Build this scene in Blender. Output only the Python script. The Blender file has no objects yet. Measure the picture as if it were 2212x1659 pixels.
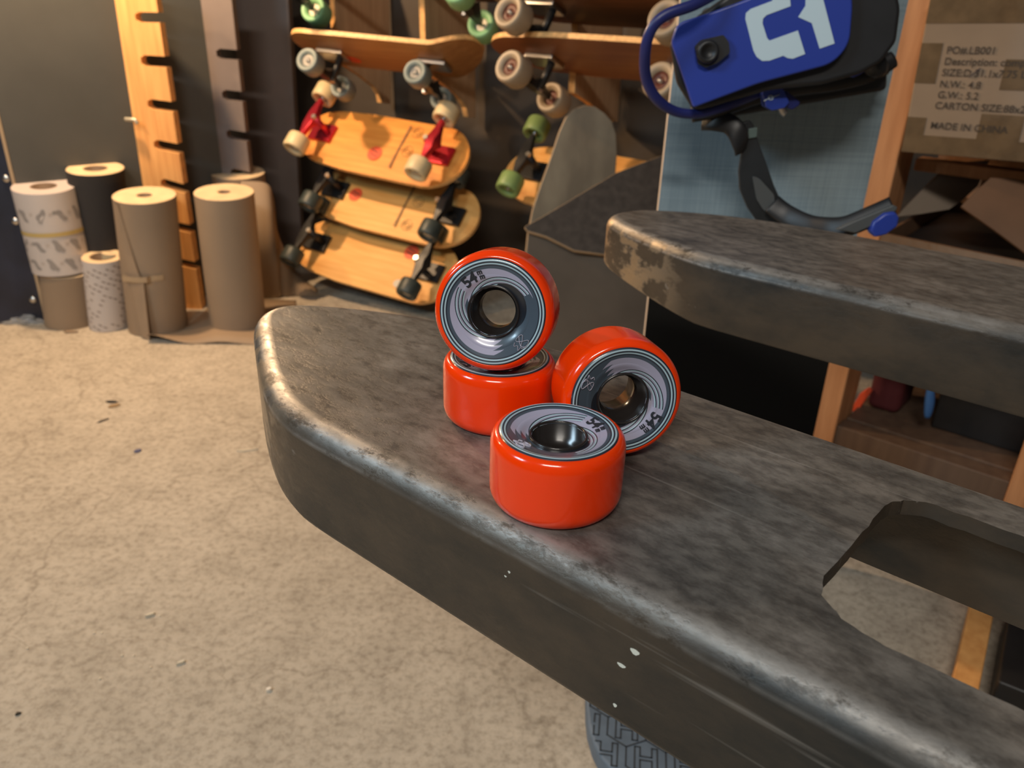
import bpy, bmesh, math, random
from mathutils import Vector, Matrix
import numpy as np
random.seed(7)
C = bpy.context.scene.collection
PI = math.pi
# ------------------------------------------------------------------ camera
H = 0.78; FPX = 1720.0; TH = math.radians(1.83); PITCH = math.radians(25.4)
F_ = Vector((0, math.cos(PITCH), -math.sin(PITCH))); U0 = Vector((0, math.sin(PITCH), math.cos(PITCH))); R0 = Vector((1, 0, 0))
CR = R0*math.cos(TH) + U0*math.sin(TH); CU = U0*math.cos(TH) - R0*math.sin(TH)
EYE = Vector((0, 0, H))
cam = bpy.data.cameras.new('camera'); cam_o = bpy.data.objects.new('camera', cam); C.objects.link(cam_o)
cam.sensor_width = 36; cam.lens = FPX/2212*36; cam.clip_start = 0.01
M = Matrix((CR, CU, -F_)).transposed().to_4x4(); M.translation = EYE; cam_o.matrix_world = M
cam.dof.use_dof = True; cam.dof.focus_distance = 0.36; cam.dof.aperture_fstop = 15
S = bpy.context.scene; S.camera = cam_o
S.view_settings.view_transform = 'Standard'; S.view_settings.look = 'None'; S.view_settings.exposure = 0.0; S.view_settings.gamma = 1
S.view_settings.use_curve_mapping = False
# ------------------------------------------------------------------ light
w = bpy.data.worlds.new('world'); S.world = w; w.use_nodes = True
w.node_tree.nodes['Background'].inputs[0].default_value = (0.62, 0.60, 0.60, 1); w.node_tree.nodes['Background'].inputs[1].default_value = 0.10
def lamp(name, kind, loc, energy, color, target=None, **k):
    l = bpy.data.lights.new(name, kind); l.energy = energy; l.color = color
    for a, b in k.items(): setattr(l, a, b)
    o = bpy.data.objects.new(name, l); C.objects.link(o); o.location = loc
    if target is not None: o.rotation_euler = (Vector(target)-Vector(loc)).to_track_quat('-Z', 'Y').to_euler()
    return o
lamp('warm_shelf_lamp', 'POINT', (-1.00, 1.84, 1.27), 60, (1.0, 0.66, 0.37), shadow_soft_size=0.03)
lamp('warm_work_lamp', 'POINT', (-1.42, 1.30, 1.40), 24, (1.0, 0.66, 0.37), shadow_soft_size=0.04)
lamp('cool_door_light', 'AREA', (-1.7, -0.25, 1.75), 19, (0.60, 0.83, 1.0), (0, 0.5, 0.5), shape='RECTANGLE', size=0.5, size_y=0.4)
lamp('ceiling_tube_light', 'AREA', (-0.35, -1.2, 2.3), 32, (1.0, 0.93, 0.84), (0, 0.6, 0.4), shape='RECTANGLE', size=0.9, size_y=0.16)

# ------------------------------------------------------------------ pixel helpers (only used to measure positions)
def ray(px, py):
    return CR*((px-1106)/FPX) + CU*((829.5-py)/FPX) + F_
def atY(px, py, Y):
    r = ray(px, py); return EYE + r*(Y/r.y)
def atZ(px, py, Z):
    r = ray(px, py); return EYE + r*((Z-H)/r.z)
def atP(px, py, p, n):
    r = ray(px, py); return EYE + r*((Vector(p)-EYE).dot(n)/r.dot(n))
def camv(x, y, z): return CR*x + CU*y + F_*z          # z = away from camera

# ------------------------------------------------------------------ materials
MATS = {}
def nodes(m): return m.node_tree.nodes, m.node_tree.links
def mat(name, col, rough=0.6, metal=0.0, var=0.0, vscale=20, stretch=(1,1,1), bump=0.0, bscale=80, col2=None, spec=0.5, coat=0, alpha=None, trans=0, obj=True, detail=6, rvar=0.0, contrast=(0.35,0.65)):
    if name in MATS: return MATS[name]
    m = bpy.data.materials.new(name); m.use_nodes = True; N, L = nodes(m); b = N['Principled BSDF']
    b.inputs['Base Color'].default_value = (*col, 1); b.inputs['Roughness'].default_value = rough; b.inputs['Metallic'].default_value = metal
    b.inputs['Specular IOR Level'].default_value = spec; b.inputs['Coat Weight'].default_value = coat; b.inputs['Coat Roughness'].default_value = 0.1
    if trans: b.inputs['Transmission Weight'].default_value = trans
    if alpha is not None: b.inputs['Alpha'].default_value = alpha
    tc = N.new('ShaderNodeTexCoord'); mp = N.new('ShaderNodeMapping'); mp.inputs['Scale'].default_value = stretch
    L.new(tc.outputs['Object'], mp.inputs['Vector'])
    if var or col2:
        n = N.new('ShaderNodeTexNoise'); n.inputs['Scale'].default_value = vscale; n.inputs['Detail'].default_value = detail; L.new(mp.outputs[0], n.inputs['Vector'])
        r = N.new('ShaderNodeValToRGB'); r.color_ramp.elements[0].position = contrast[0]; r.color_ramp.elements[1].position = contrast[1]
        c2 = col2 or tuple(min(1, c*(1+var)) for c in col); c1 = col if col2 else tuple(c*(1-var) for c in col)
        r.color_ramp.elements[0].color = (*c1, 1); r.color_ramp.elements[1].color = (*c2, 1)
        L.new(n.outputs['Fac'], r.inputs[0]); L.new(r.outputs[0], b.inputs['Base Color'])
        if rvar:
            mr = N.new('ShaderNodeMapRange'); mr.inputs[1].default_value = .3; mr.inputs[2].default_value = .7
            mr.inputs[3].default_value = rough-rvar; mr.inputs[4].default_value = rough+rvar; L.new(n.outputs['Fac'], mr.inputs[0]); L.new(mr.outputs[0], b.inputs['Roughness'])
    if bump:
        n2 = N.new('ShaderNodeTexNoise'); n2.inputs['Scale'].default_value = bscale; n2.inputs['Detail'].default_value = 5; L.new(mp.outputs[0], n2.inputs['Vector'])
        bp = N.new('ShaderNodeBump'); bp.inputs['Strength'].default_value = bump; bp.inputs['Distance'].default_value = 0.002
        L.new(n2.outputs['Fac'], bp.inputs['Height']); L.new(bp.outputs[0], b.inputs['Normal'])
    MATS[name] = m; return m
def wood(name, a, b, axis='x', rough=0.55):
    s = {'x': (1.2, 14, 14), 'y': (14, 1.2, 14), 'z': (14, 14, 1.2)}[axis]
    return mat(name, a, rough, col2=b, vscale=5, stretch=s, bump=0.12, bscale=10, contrast=(.3, .7))

orange = mat('orange_urethane', (0.92, 0.048, 0.001), 0.16, spec=0.40, coat=0.3)
orange.node_tree.nodes['Principled BSDF'].inputs['Subsurface Weight'].default_value = 0.25
orange.node_tree.nodes['Principled BSDF'].inputs['Subsurface Radius'].default_value = (0.006, 0.0015, 0.0005)
orange.node_tree.nodes['Principled BSDF'].inputs['Subsurface Scale'].default_value = 1.0
corem = mat('dark_core_plastic', (0.018, 0.015, 0.014), 0.22, spec=0.6)
steel = mat('bearing_steel', (0.62, 0.58, 0.54), 0.2, 1.0)
inkdark = mat('dark_print', (0.022, 0.026, 0.034), 0.35)
inklav = mat('pale_print', (0.46, 0.43, 0.52), 0.35)
black = mat('black_plastic', (0.014, 0.014, 0.015), 0.45, var=.2)
blackm = mat('black_metal', (0.02, 0.02, 0.021), 0.4, 0.3, var=.2)
chrome = mat('plain_metal', (0.6, 0.58, 0.55), 0.3, 1.0)
pallet = None
kraft = mat('kraft_paper', (0.30, 0.215, 0.14), 0.7, var=.06, vscale=6, bump=.03, bscale=30)
kraftend = mat('roll_end_paper', (0.68, 0.51, 0.31), 0.75, var=.08, vscale=30)  # pale ends, with lamp light on the tops put into the colour
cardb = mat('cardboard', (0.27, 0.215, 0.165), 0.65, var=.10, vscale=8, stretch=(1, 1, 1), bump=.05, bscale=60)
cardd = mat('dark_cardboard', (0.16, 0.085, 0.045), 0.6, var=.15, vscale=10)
tape = mat('packing_tape', (0.145, 0.105, 0.065), 0.12, var=.15, vscale=40, bump=.5, bscale=45, coat=.6)
darkwall = mat('dark_wall_paint', (0.070, 0.071, 0.066), 0.5, var=.12, vscale=4, bump=.03, bscale=40)
brownwall = mat('brown_wall_paint', (0.066, 0.050, 0.036), 0.7, var=.2, vscale=3)
greypost = mat('grey_panel_shaded_post', (0.17, 0.135, 0.12), 0.6, var=.12, vscale=6)
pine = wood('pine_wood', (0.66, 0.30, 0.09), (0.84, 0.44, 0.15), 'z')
pineshade = wood('brown_and_shaded_wood', (0.10, 0.062, 0.043), (0.14, 0.09, 0.06), 'z')  # brown board's own colour; on the rack it holds painted shade
ply = wood('birch_plywood', (0.46, 0.29, 0.16), (0.58, 0.38, 0.22), 'z')
plyedge = mat('plywood_edge', (0.78, 0.42, 0.15), 0.6, var=.15, vscale=60)
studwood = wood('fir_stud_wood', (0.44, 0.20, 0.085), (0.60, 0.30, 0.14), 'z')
bamboo = wood('bamboo_deck', (0.66, 0.24, 0.035), (0.84, 0.36, 0.07), 'x')
bamboo2 = wood('pale_bamboo_deck', (0.74, 0.34, 0.08), (0.90, 0.49, 0.15), 'x')
deckbrown = wood('red_brown_deck', (0.20, 0.065, 0.022), (0.30, 0.11, 0.04), 'x', .35)
deckpurple = wood('purple_brown_deck', (0.13, 0.055, 0.035), (0.18, 0.075, 0.05), 'x', .4)
deckA = wood('amber_deck', (0.34, 0.16, 0.055), (0.46, 0.24, 0.09), 'x', .4)
deckedge = mat('maple_edge', (0.80, 0.46, 0.18), 0.5, var=.2, vscale=90)
grip = mat('black_grip_tape', (0.015, 0.014, 0.013), 0.9, bump=.6, bscale=900)
redm = mat('red_metal', (0.55, 0.035, 0.055), 0.25, 0.7)
redst = mat('red_sticker', (0.80, 0.10, 0.035), 0.5)
whitep = mat('white_plastic', (0.72, 0.66, 0.55), 0.4)
bluem = mat('royal_blue_plastic', (0.026, 0.052, 0.32), 0.32, spec=.5)
bluedk = mat('dark_blue_rubber', (0.016, 0.022, 0.13), 0.4)
logow = mat('pale_logo_print', (0.55, 0.68, 0.74), 0.5)
ink = mat('black_ink', (0.05, 0.04, 0.035), 0.7)
navy = mat('navy_painted_steel', (0.012, 0.017, 0.035), 0.4, var=.3, vscale=12)
tanedge = mat('tan_edge', (0.42, 0.30, 0.18), 0.6)

def whl(name, c, r=.45): return mat(name, c, r, var=.05, vscale=30)
cream = whl('cream_urethane', (0.66, 0.52, 0.30)); darkw = whl('dark_green_urethane', (0.035, 0.045, 0.04)); mint = whl('mint_urethane', (0.24, 0.50, 0.26))
beige = whl('beige_urethane', (0.36, 0.28, 0.19)); greenw = whl('olive_green_urethane', (0.20, 0.30, 0.10)); bluegrey = whl('blue_grey_urethane', (0.19, 0.23, 0.22)); whitew = whl('white_urethane', (0.72, 0.68, 0.58))
redcore = mat('red_core', (0.10, 0.020, 0.010), .5)

def worn_steel():
    m = bpy.data.materials.new('worn_painted_steel'); m.use_nodes = True; N, L = nodes(m); b = N['Principled BSDF']
    tc = N.new('ShaderNodeTexCoord'); mp = N.new('ShaderNodeMapping'); mp.inputs['Scale'].default_value = (1, 1.9, 1.9); L.new(tc.outputs['Object'], mp.inputs['Vector'])
    def noise(sc, det=6, vec=mp, ro=.6):
        n = N.new('ShaderNodeTexNoise'); n.inputs['Scale'].default_value = sc; n.inputs['Detail'].default_value = det; n.inputs['Roughness'].default_value = ro; L.new(vec.outputs[0], n.inputs['Vector']); return n
    def ramp(src, stops):
        r = N.new('ShaderNodeValToRGB'); e = r.color_ramp.elements
        e[0].position, e[0].color = stops[0][0], (*stops[0][1], 1); e[1].position, e[1].color = stops[-1][0], (*stops[-1][1], 1)
        for p, c in stops[1:-1]:
            x = e.new(p); x.color = (*c, 1)
        L.new(src, r.inputs[0]); return r
    def math_(op, a, bb):
        x = N.new('ShaderNodeMath'); x.operation = op; x.use_clamp = True
        for i, v in enumerate((a, bb)):
            if isinstance(v, (int, float)): x.inputs[i].default_value = v
            else: L.new(v, x.inputs[i])
        return x.outputs[0]
    n1 = noise(15, 8, ro=.7); n2 = noise(70, 10, ro=.7); n3 = noise(7, 6)
    c1 = ramp(n1.outputs['Fac'], [(.30, (0.095, 0.088, 0.080)), (.5, (0.21, 0.190, 0.164)), (.70, (0.33, 0.30, 0.265))])
    c2 = ramp(n2.outputs['Fac'], [(.38, (0.55, 0.54, 0.54)), (.58, (1, 1, 1))])
    mx = N.new('ShaderNodeMix'); mx.data_type = 'RGBA'; mx.blend_type = 'MULTIPLY'; mx.inputs[0].default_value = 1
    L.new(c1.outputs[0], mx.inputs[6]); L.new(c2.outputs[0], mx.inputs[7])
    # scratches : very stretched noise
    mp2 = N.new('ShaderNodeMapping'); mp2.inputs['Scale'].default_value = (2.2, 260, 60); mp2.inputs['Rotation'].default_value = (0, 0, .12); L.new(tc.outputs['Object'], mp2.inputs['Vector'])
    n4 = noise(1.6, 3, mp2); sc = ramp(n4.outputs['Fac'], [(.66, (0, 0, 0)), (.72, (1, 1, 1))])
    # sides (paint remains, darker): by normal z
    ge = N.new('ShaderNodeNewGeometry'); sx = N.new('ShaderNodeSeparateXYZ'); L.new(ge.outputs['Normal'], sx.inputs[0])
    side = ramp(sx.outputs['Z'], [(.55, (1, 1, 1)), (.93, (0, 0, 0))])
    edge = ramp(sx.outputs['Z'], [(.12, (0, 0, 0)), (.25, (.55, .55, .55)), (.36, (.15, .15, .15)), (.65, (.22, .22, .22)), (.80, (1, 1, 1)), (.96, (.9, .9, .9)), (.995, (0, 0, 0))])
    wearn = ramp(n2.outputs['Fac'], [(.40, (0, 0, 0)), (.50, (1, 1, 1))])
    so0 = N.new('ShaderNodeSeparateXYZ'); L.new(tc.outputs['Object'], so0.inputs[0])
    tipw = ramp(so0.outputs['X'], [(.12, (.38, .38, .38)), (.34, (1, 1, 1))])
    wearb = ramp(n1.outputs['Fac'], [(.40, (.25, .25, .25)), (.55, (1, 1, 1))])
    wear = math_('MULTIPLY', math_('MULTIPLY', math_('MULTIPLY', edge.outputs[0], wearn.outputs[0]), tipw.outputs[0]), wearb.outputs[0])
    mxs = N.new('ShaderNodeMix'); mxs.data_type = 'RGBA'
    pc = ramp(n3.outputs['Fac'], [(.35, (0.014, 0.020, 0.023)), (.60, (0.085, 0.066, 0.048))])
    L.new(side.outputs[0], mxs.inputs[0]); L.new(mx.outputs[2], mxs.inputs[6]); L.new(pc.outputs[0], mxs.inputs[7])
    mxe = N.new('ShaderNodeMix'); mxe.data_type = 'RGBA'; L.new(wear, mxe.inputs[0]); L.new(mxs.outputs[2], mxe.inputs[6]); mxe.inputs[7].default_value = (0.55, 0.53, 0.50, 1)
    sca = math_('MULTIPLY', sc.outputs[0], .35)
    # bare bright patches rubbed through on the tip's skirt, and speckle
    so = N.new('ShaderNodeSeparateXYZ'); L.new(tc.outputs['Object'], so.inputs[0])
    tipm = ramp(so.outputs['X'], [(.30, (0, 0, 0)), (.37, (1, 1, 1))])
    n5 = noise(26, 6); rub = ramp(n5.outputs['Fac'], [(.46, (0, 0, 0)), (.53, (1, 1, 1))])
    bare = math_('MULTIPLY', math_('MULTIPLY', tipm.outputs[0], rub.outputs[0]), side.outputs[0])
    mxb = N.new('ShaderNodeMix'); mxb.data_type = 'RGBA'; L.new(bare, mxb.inputs[0]); L.new(mxe.outputs[2], mxb.inputs[6]); mxb.inputs[7].default_value = (0.46, 0.38, 0.28, 1)
    wear = math_('ADD', wear, bare); mxe = mxb
    mxc = N.new('ShaderNodeMix'); mxc.data_type = 'RGBA'; L.new(sca, mxc.inputs[0]); L.new(mxe.outputs[2], mxc.inputs[6]); mxc.inputs[7].default_value = (0.40, 0.38, 0.35, 1)
    L.new(mxc.outputs[2], b.inputs['Base Color'])
    me = math_('ADD', math_('MULTIPLY', wear, .50), .45); L.new(me, b.inputs['Metallic'])
    rr = N.new('ShaderNodeMapRange'); rr.inputs[1].default_value = .3; rr.inputs[2].default_value = .7; rr.inputs[3].default_value = .34; rr.inputs[4].default_value = .52
    L.new(n2.outputs['Fac'], rr.inputs[0]); L.new(rr.outputs[0], b.inputs['Roughness'])
    bp = N.new('ShaderNodeBump'); bp.inputs['Strength'].default_value = .35; bp.inputs['Distance'].default_value = .0012
    hs = math_('ADD', math_('MULTIPLY', n2.outputs['Fac'], .6), math_('MULTIPLY', wearn.outputs[0], .1)); L.new(hs, bp.inputs['Height']); L.new(bp.outputs[0], b.inputs['Normal'])
    return m
wsteel = worn_steel()

def concrete():
    m = bpy.data.materials.new('worn_concrete'); m.use_nodes = True; N, L = nodes(m); b = N['Principled BSDF']; b.inputs['Roughness'].default_value = .75
    b.inputs['Specular IOR Level'].default_value = .25
    tc = N.new('ShaderNodeTexCoord')
    def noise(sc, det, ro=.6):
        n = N.new('ShaderNodeTexNoise'); n.inputs['Scale'].default_value = sc; n.inputs['Detail'].default_value = det; n.inputs['Roughness'].default_value = ro; L.new(tc.outputs['Object'], n.inputs['Vector']); return n.outputs['Fac']
    def ramp(src, stops):
        r = N.new('ShaderNodeValToRGB'); e = r.color_ramp.elements
        e[0].position, e[0].color = stops[0][0], (*stops[0][1], 1); e[1].position, e[1].color = stops[1][0], (*stops[1][1], 1)
        L.new(src, r.inputs[0]); return r.outputs[0]
    def mul(a, c, f=1.0):
        x = N.new('ShaderNodeMix'); x.data_type = 'RGBA'; x.blend_type = 'MULTIPLY'; x.inputs[0].default_value = f; L.new(a, x.inputs[6]); L.new(c, x.inputs[7]); return x.outputs[2]
    a = ramp(noise(2.2, 4), [(.3, (0.46, 0.40, 0.315)), (.7, (0.58, 0.51, 0.41))])
    f = ramp(noise(90, 8, .7), [(.32, (.62, .60, .58)), (.55, (1, 1, 1))])
    g = ramp(noise(16, 8, .65), [(.30, (.70, .69, .68)), (.56, (1, 1, 1))])
    st = ramp(noise(4.1, 3), [(.28, (.62, .60, .60)), (.36, (1, 1, 1))])
    # cracks
    mp = N.new('ShaderNodeMapping'); mp.inputs['Rotation'].default_value = (0, 0, .6); mp.inputs['Scale'].default_value = (1, 2.2, 1)
    nz = N.new('ShaderNodeTexNoise'); nz.inputs['Scale'].default_value = 5; nz.inputs['Detail'].default_value = 6; L.new(tc.outputs['Object'], nz.inputs['Vector'])
    ad = N.new('ShaderNodeMix'); ad.data_type = 'RGBA'; ad.blend_type = 'ADD'; ad.inputs[0].default_value = .35; L.new(tc.outputs['Object'], ad.inputs[6]); L.new(nz.outputs['Color'], ad.inputs[7]); L.new(ad.outputs[2], mp.inputs['Vector'])
    vo = N.new('ShaderNodeTexVoronoi'); vo.feature = 'DISTANCE_TO_EDGE'; vo.inputs['Scale'].default_value = 1.5; L.new(mp.outputs[0], vo.inputs['Vector'])
    ck0 = ramp(vo.outputs['Distance'], [(.002, (.66, .64, .62)), (.008, (1, 1, 1))])
    x = mul(mul(mul(mul(a, f), g, .7), st, .5), ck0, .6)
    L.new(x, b.inputs['Base Color'])
    bp = N.new('ShaderNodeBump'); bp.inputs['Strength'].default_value = .5; bp.inputs['Distance'].default_value = .003
    L.new(noise(60, 8, .7), bp.inputs['Height']); L.new(bp.outputs[0], b.inputs['Normal'])
    return m
conc = concrete()

# ------------------------------------------------------------------ object helpers
def thing(name, label, cat, loc=(0,0,0), group=None):
    o = bpy.data.objects.new(name, None); C.objects.link(o); o.location = loc; o.empty_display_size = .02
    o['label'] = label; o['category'] = cat
    if group: o['group'] = group
    bpy.context.view_layer.update()
    return o
def tag(o, label, cat, group=None, kind=None):
    o['label'] = label; o['category'] = cat
    if group: o['group'] = group
    if kind: o['kind'] = kind
    return o
def struct(o): o['kind'] = 'structure'; return o
def link(name, me, parent=None, mats=(), smooth=False, local=False):
    """mesh in world coordinates (or in the parent's own coordinates with local=True)"""
    for m in mats: me.materials.append(m)
    if smooth:
        for p in me.polygons: p.use_smooth = True
    o = bpy.data.objects.new(name, me); C.objects.link(o)
    if parent is not None:
        o.parent = parent
        if not local:
            pm = Matrix.Identity(4); q = parent; ch = []
            while q is not None: ch.append(q); q = q.parent
            for q in reversed(ch): pm = pm @ q.matrix_parent_inverse @ q.matrix_basis
            o.matrix_parent_inverse = pm.inverted()
    return o
def mk(name, v, f, mats, parent=None, smooth=False, local=False, mi=None):
    me = bpy.data.meshes.new(name); me.from_pydata([tuple(x) for x in v], [], f); me.update()
    if not isinstance(mats, (list, tuple)): mats = [mats]
    o = link(name, me, parent, mats, smooth, local)
    if mi:
        for p, i in zip(me.polygons, mi): p.material_index = i
    return o
def recenter(o):
    """put a top-level mesh's origin at its base"""
    v = o.data.vertices; xs = [x.co.copy() for x in v]
    c = Vector((sum(x.x for x in xs)/len(xs), sum(x.y for x in xs)/len(xs), min(x.z for x in xs)))
    o.data.transform(Matrix.Translation(-c)); o.location = o.location + c; return o
def bev(o, wd, seg=3, ang=40):
    m = o.modifiers.new('bevel', 'BEVEL'); m.width = wd; m.segments = seg; m.limit_method = 'ANGLE'; m.angle_limit = math.radians(ang)
    for p in o.data.polygons: p.use_smooth = True
    w_ = o.modifiers.new('wn', 'WEIGHTED_NORMAL'); w_.keep_sharp = False
    return o
def boxm(name, o0, ex, ey, ez, m, parent=None, bw=0.0, local=False):
    """box from corner o0 spanned by three vectors"""
    o0, ex, ey, ez = map(Vector, (o0, ex, ey, ez))
    v = [o0, o0+ex, o0+ex+ey, o0+ey, o0+ez, o0+ex+ez, o0+ex+ey+ez, o0+ey+ez]
    f = [(0,3,2,1), (4,5,6,7), (0,1,5,4), (1,2,6,5), (2,3,7,6), (3,0,4,7)]
    if ex.cross(ey).dot(ez) < 0: f = [t[::-1] for t in f]
    o = mk(name, v, f, m, parent, local=local)
    if bw: bev(o, bw)
    return o
def plate(name, pts, back, mats, parent=None, bw=0.0, local=False, edge=False):
    """3-D polygon (planar) thickened by the vector back"""
    pts = [Vector(p) for p in pts]; n = len(pts); back = Vector(back)
    nrm = Vector((0,0,0))
    for i in range(n): nrm += pts[i].cross(pts[(i+1) % n])
    if nrm.dot(back) > 0: pts = pts[::-1]
    v = pts + [p+back for p in pts]
    f = [tuple(range(n)), tuple(range(2*n-1, n-1, -1))] + [(i, i+n, (i+1) % n + n, (i+1) % n) for i in range(n)]
    o = mk(name, v, f, mats, parent, local=local, mi=[0, 0]+[1]*n if edge else None)
    if bw: bev(o, bw)
    return o
def smooth_path(pts, k=6, closed=False):
    pts = [Vector(p) for p in pts]; n = len(pts); out = []
    rng = n if closed else n-1
    for i in range(rng):
        if closed: p0, p1, p2, p3 = pts[(i-1) % n], pts[i], pts[(i+1) % n], pts[(i+2) % n]
        else: p0, p1, p2, p3 = pts[max(i-1, 0)], pts[i], pts[i+1], pts[min(i+2, n-1)]
        for j in range(k):
            t = j/k
            out.append(0.5*((2*p1)+(p2-p0)*t+(2*p0-5*p1+4*p2-p3)*t*t+(3*p1-p0-3*p2+p3)*t**3))
    if not closed: out.append(pts[-1])
    return out
def sweep(name, pts, m, parent=None, rx=.005, rz=None, side=None, k=6, seg=10, closed=False, flat=False, local=False, smooth=True, radii=None):
    """tube or strap: elliptical (or rectangular if flat) section rx (along side) by rz"""
    P = smooth_path(pts, k, closed) if k > 1 else [Vector(p) for p in pts]
    n = len(P); rz = rz or rx; v = []; prev = None
    if flat: sec = [(-1, -1), (1, -1), (1, 1), (-1, 1)]
    else: sec = [(math.cos(2*PI*i/seg), math.sin(2*PI*i/seg)) for i in range(seg)]
    s = len(sec)
    for i in range(n):
        a, b = (P[(i-1) % n], P[(i+1) % n]) if closed else (P[max(i-1, 0)], P[min(i+1, n-1)])
        T = (b-a).normalized()
        if side is not None: X = Vector(side); X = (X - T*X.dot(T)).normalized()
        else:
            X = prev if prev is not None else (Vector((0,0,1)) if abs(T.z) < .9 else Vector((1,0,0)))
            X = (X - T*X.dot(T)).normalized(); prev = X
        Z = T.cross(X)
        q = 1.0 if radii is None else radii(i/(n-1))
        for c, d in sec: v.append(P[i] + X*(c*rx*q) + Z*(d*rz*q))
    f = []
    for i in range(n if closed else n-1):
        j = (i+1) % n
        for a in range(s): f.append((i*s+a, i*s+(a+1) % s, j*s+(a+1) % s, j*s+a))
    if not closed: f += [tuple(range(s))[::-1], tuple(range((n-1)*s, n*s))]
    o = mk(name, v, f, m, parent, smooth and not flat, local)
    if flat: bev(o, min(rx, rz)*.5, 2, 50)
    return o
def lathe_data(prof, seg=96, closed=False):
    v = []; f = []; n = len(prof)
    for i in range(seg):
        a = 2*PI*i/seg; c, s = math.cos(a), math.sin(a)
        for r, z in prof: v.append((r*c, r*s, z))
    for i in range(seg):
        j = (i+1) % seg
        for k in range(n if closed else n-1):
            l = (k+1) % n; f.append((i*n+k, j*n+k, j*n+l, i*n+l))
    return v, f
def lathe(name, prof, m, parent=None, seg=96, closed=False, M=None, local=True, smooth=True):
    v, f = lathe_data(prof, seg, closed)
    if M is not None: v = [M @ Vector(p) for p in v]
    o = mk(name, v, f, m, parent, smooth, local)
    bm = bmesh.new(); bm.from_mesh(o.data); bmesh.ops.remove_doubles(bm, verts=bm.verts, dist=1e-7); bmesh.ops.recalc_face_normals(bm, faces=bm.faces); bm.to_mesh(o.data); bm.free()
    if smooth:
        for p in o.data.polygons: p.use_smooth = True
    return o
def frame(X, Y, Z, o):
    M = Matrix((Vector(X), Vector(Y), Vector(Z))).transposed().to_4x4(); M.translation = Vector(o); return M
def frame_xz(X, Zhint, o):
    X = Vector(X).normalized(); Z = Vector(Zhint); Z = (Z - X*Z.dot(X)).normalized(); return frame(X, Z.cross(X), Z, o)
def copy_tree(o, parent=None):
    c = o.copy(); C.objects.link(c); c.parent = parent
    for ch in list(o.children):
        if ch.name in bpy.data.objects: copy_tree(ch, c)
    return c
def text_mesh(body, size, extr=0.0003):
    cu = bpy.data.curves.new('txt', 'FONT'); cu.body = body; cu.size = size; cu.extrude = extr; cu.align_x = 'CENTER'; cu.align_y = 'CENTER'
    return cu
def text_part(name, body, size, M, m, parent, local=False, shear=0, bold=0.0, align='CENTER', warp=None, extr=.0002, sp=1.0):
    cu = text_mesh(body, size, extr); cu.shear = shear; cu.offset = bold; cu.align_x = align; cu.space_character = sp
    ob = bpy.data.objects.new('txt', cu); C.objects.link(ob); bpy.context.view_layer.update()
    me = bpy.data.meshes.new_from_object(ob.evaluated_get(bpy.context.evaluated_depsgraph_get()))
    bpy.data.objects.remove(ob); bpy.data.curves.remove(cu)
    if warp:
        for v in me.vertices: v.co = warp(v.co)
    me.transform(M); me.name = name; me.materials.clear()
    return link(name, me, parent, [m], False, local)

# ------------------------------------------------------------------ the room
fl = struct(boxm('floor', (-5, -3, -.1), (10, 0, 0), (0, 8, 0), (0, 0, .1), conc))
ZF = H - 0.1815            # top of the steel forks
AL = math.radians(30); A = Vector((math.cos(AL), -math.sin(AL), 0)); B = Vector((math.sin(AL), math.cos(AL), 0)); Z = Vector((0,0,1))
P1 = Vector((-.53, 2.35, 0))                 # front line of the board rack
wallp = P1 + B*.27
struct(boxm('wall_back', wallp - A*.75, A*4.4, B*.12, Z*2.6, brownwall))
# dark panel wall at the left
pA = atZ(105, 694, 0); pB = atZ(440, 640, 0); dAB = (pB-pA).normalized(); nAB = Vector((dAB.y, -dAB.x, 0)); nAB = nAB if nAB.y < 0 else -nAB
struct(boxm('wall_left', pA, dAB*((pB-pA).length+.12), -nAB*.05, Z*2.6, darkwall))
struct(boxm('wall_side', (-4.9, -2.9, 0), (.1, 0, 0), (0, 7.8, 0), (0, 0, 2.6), darkwall))
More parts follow.
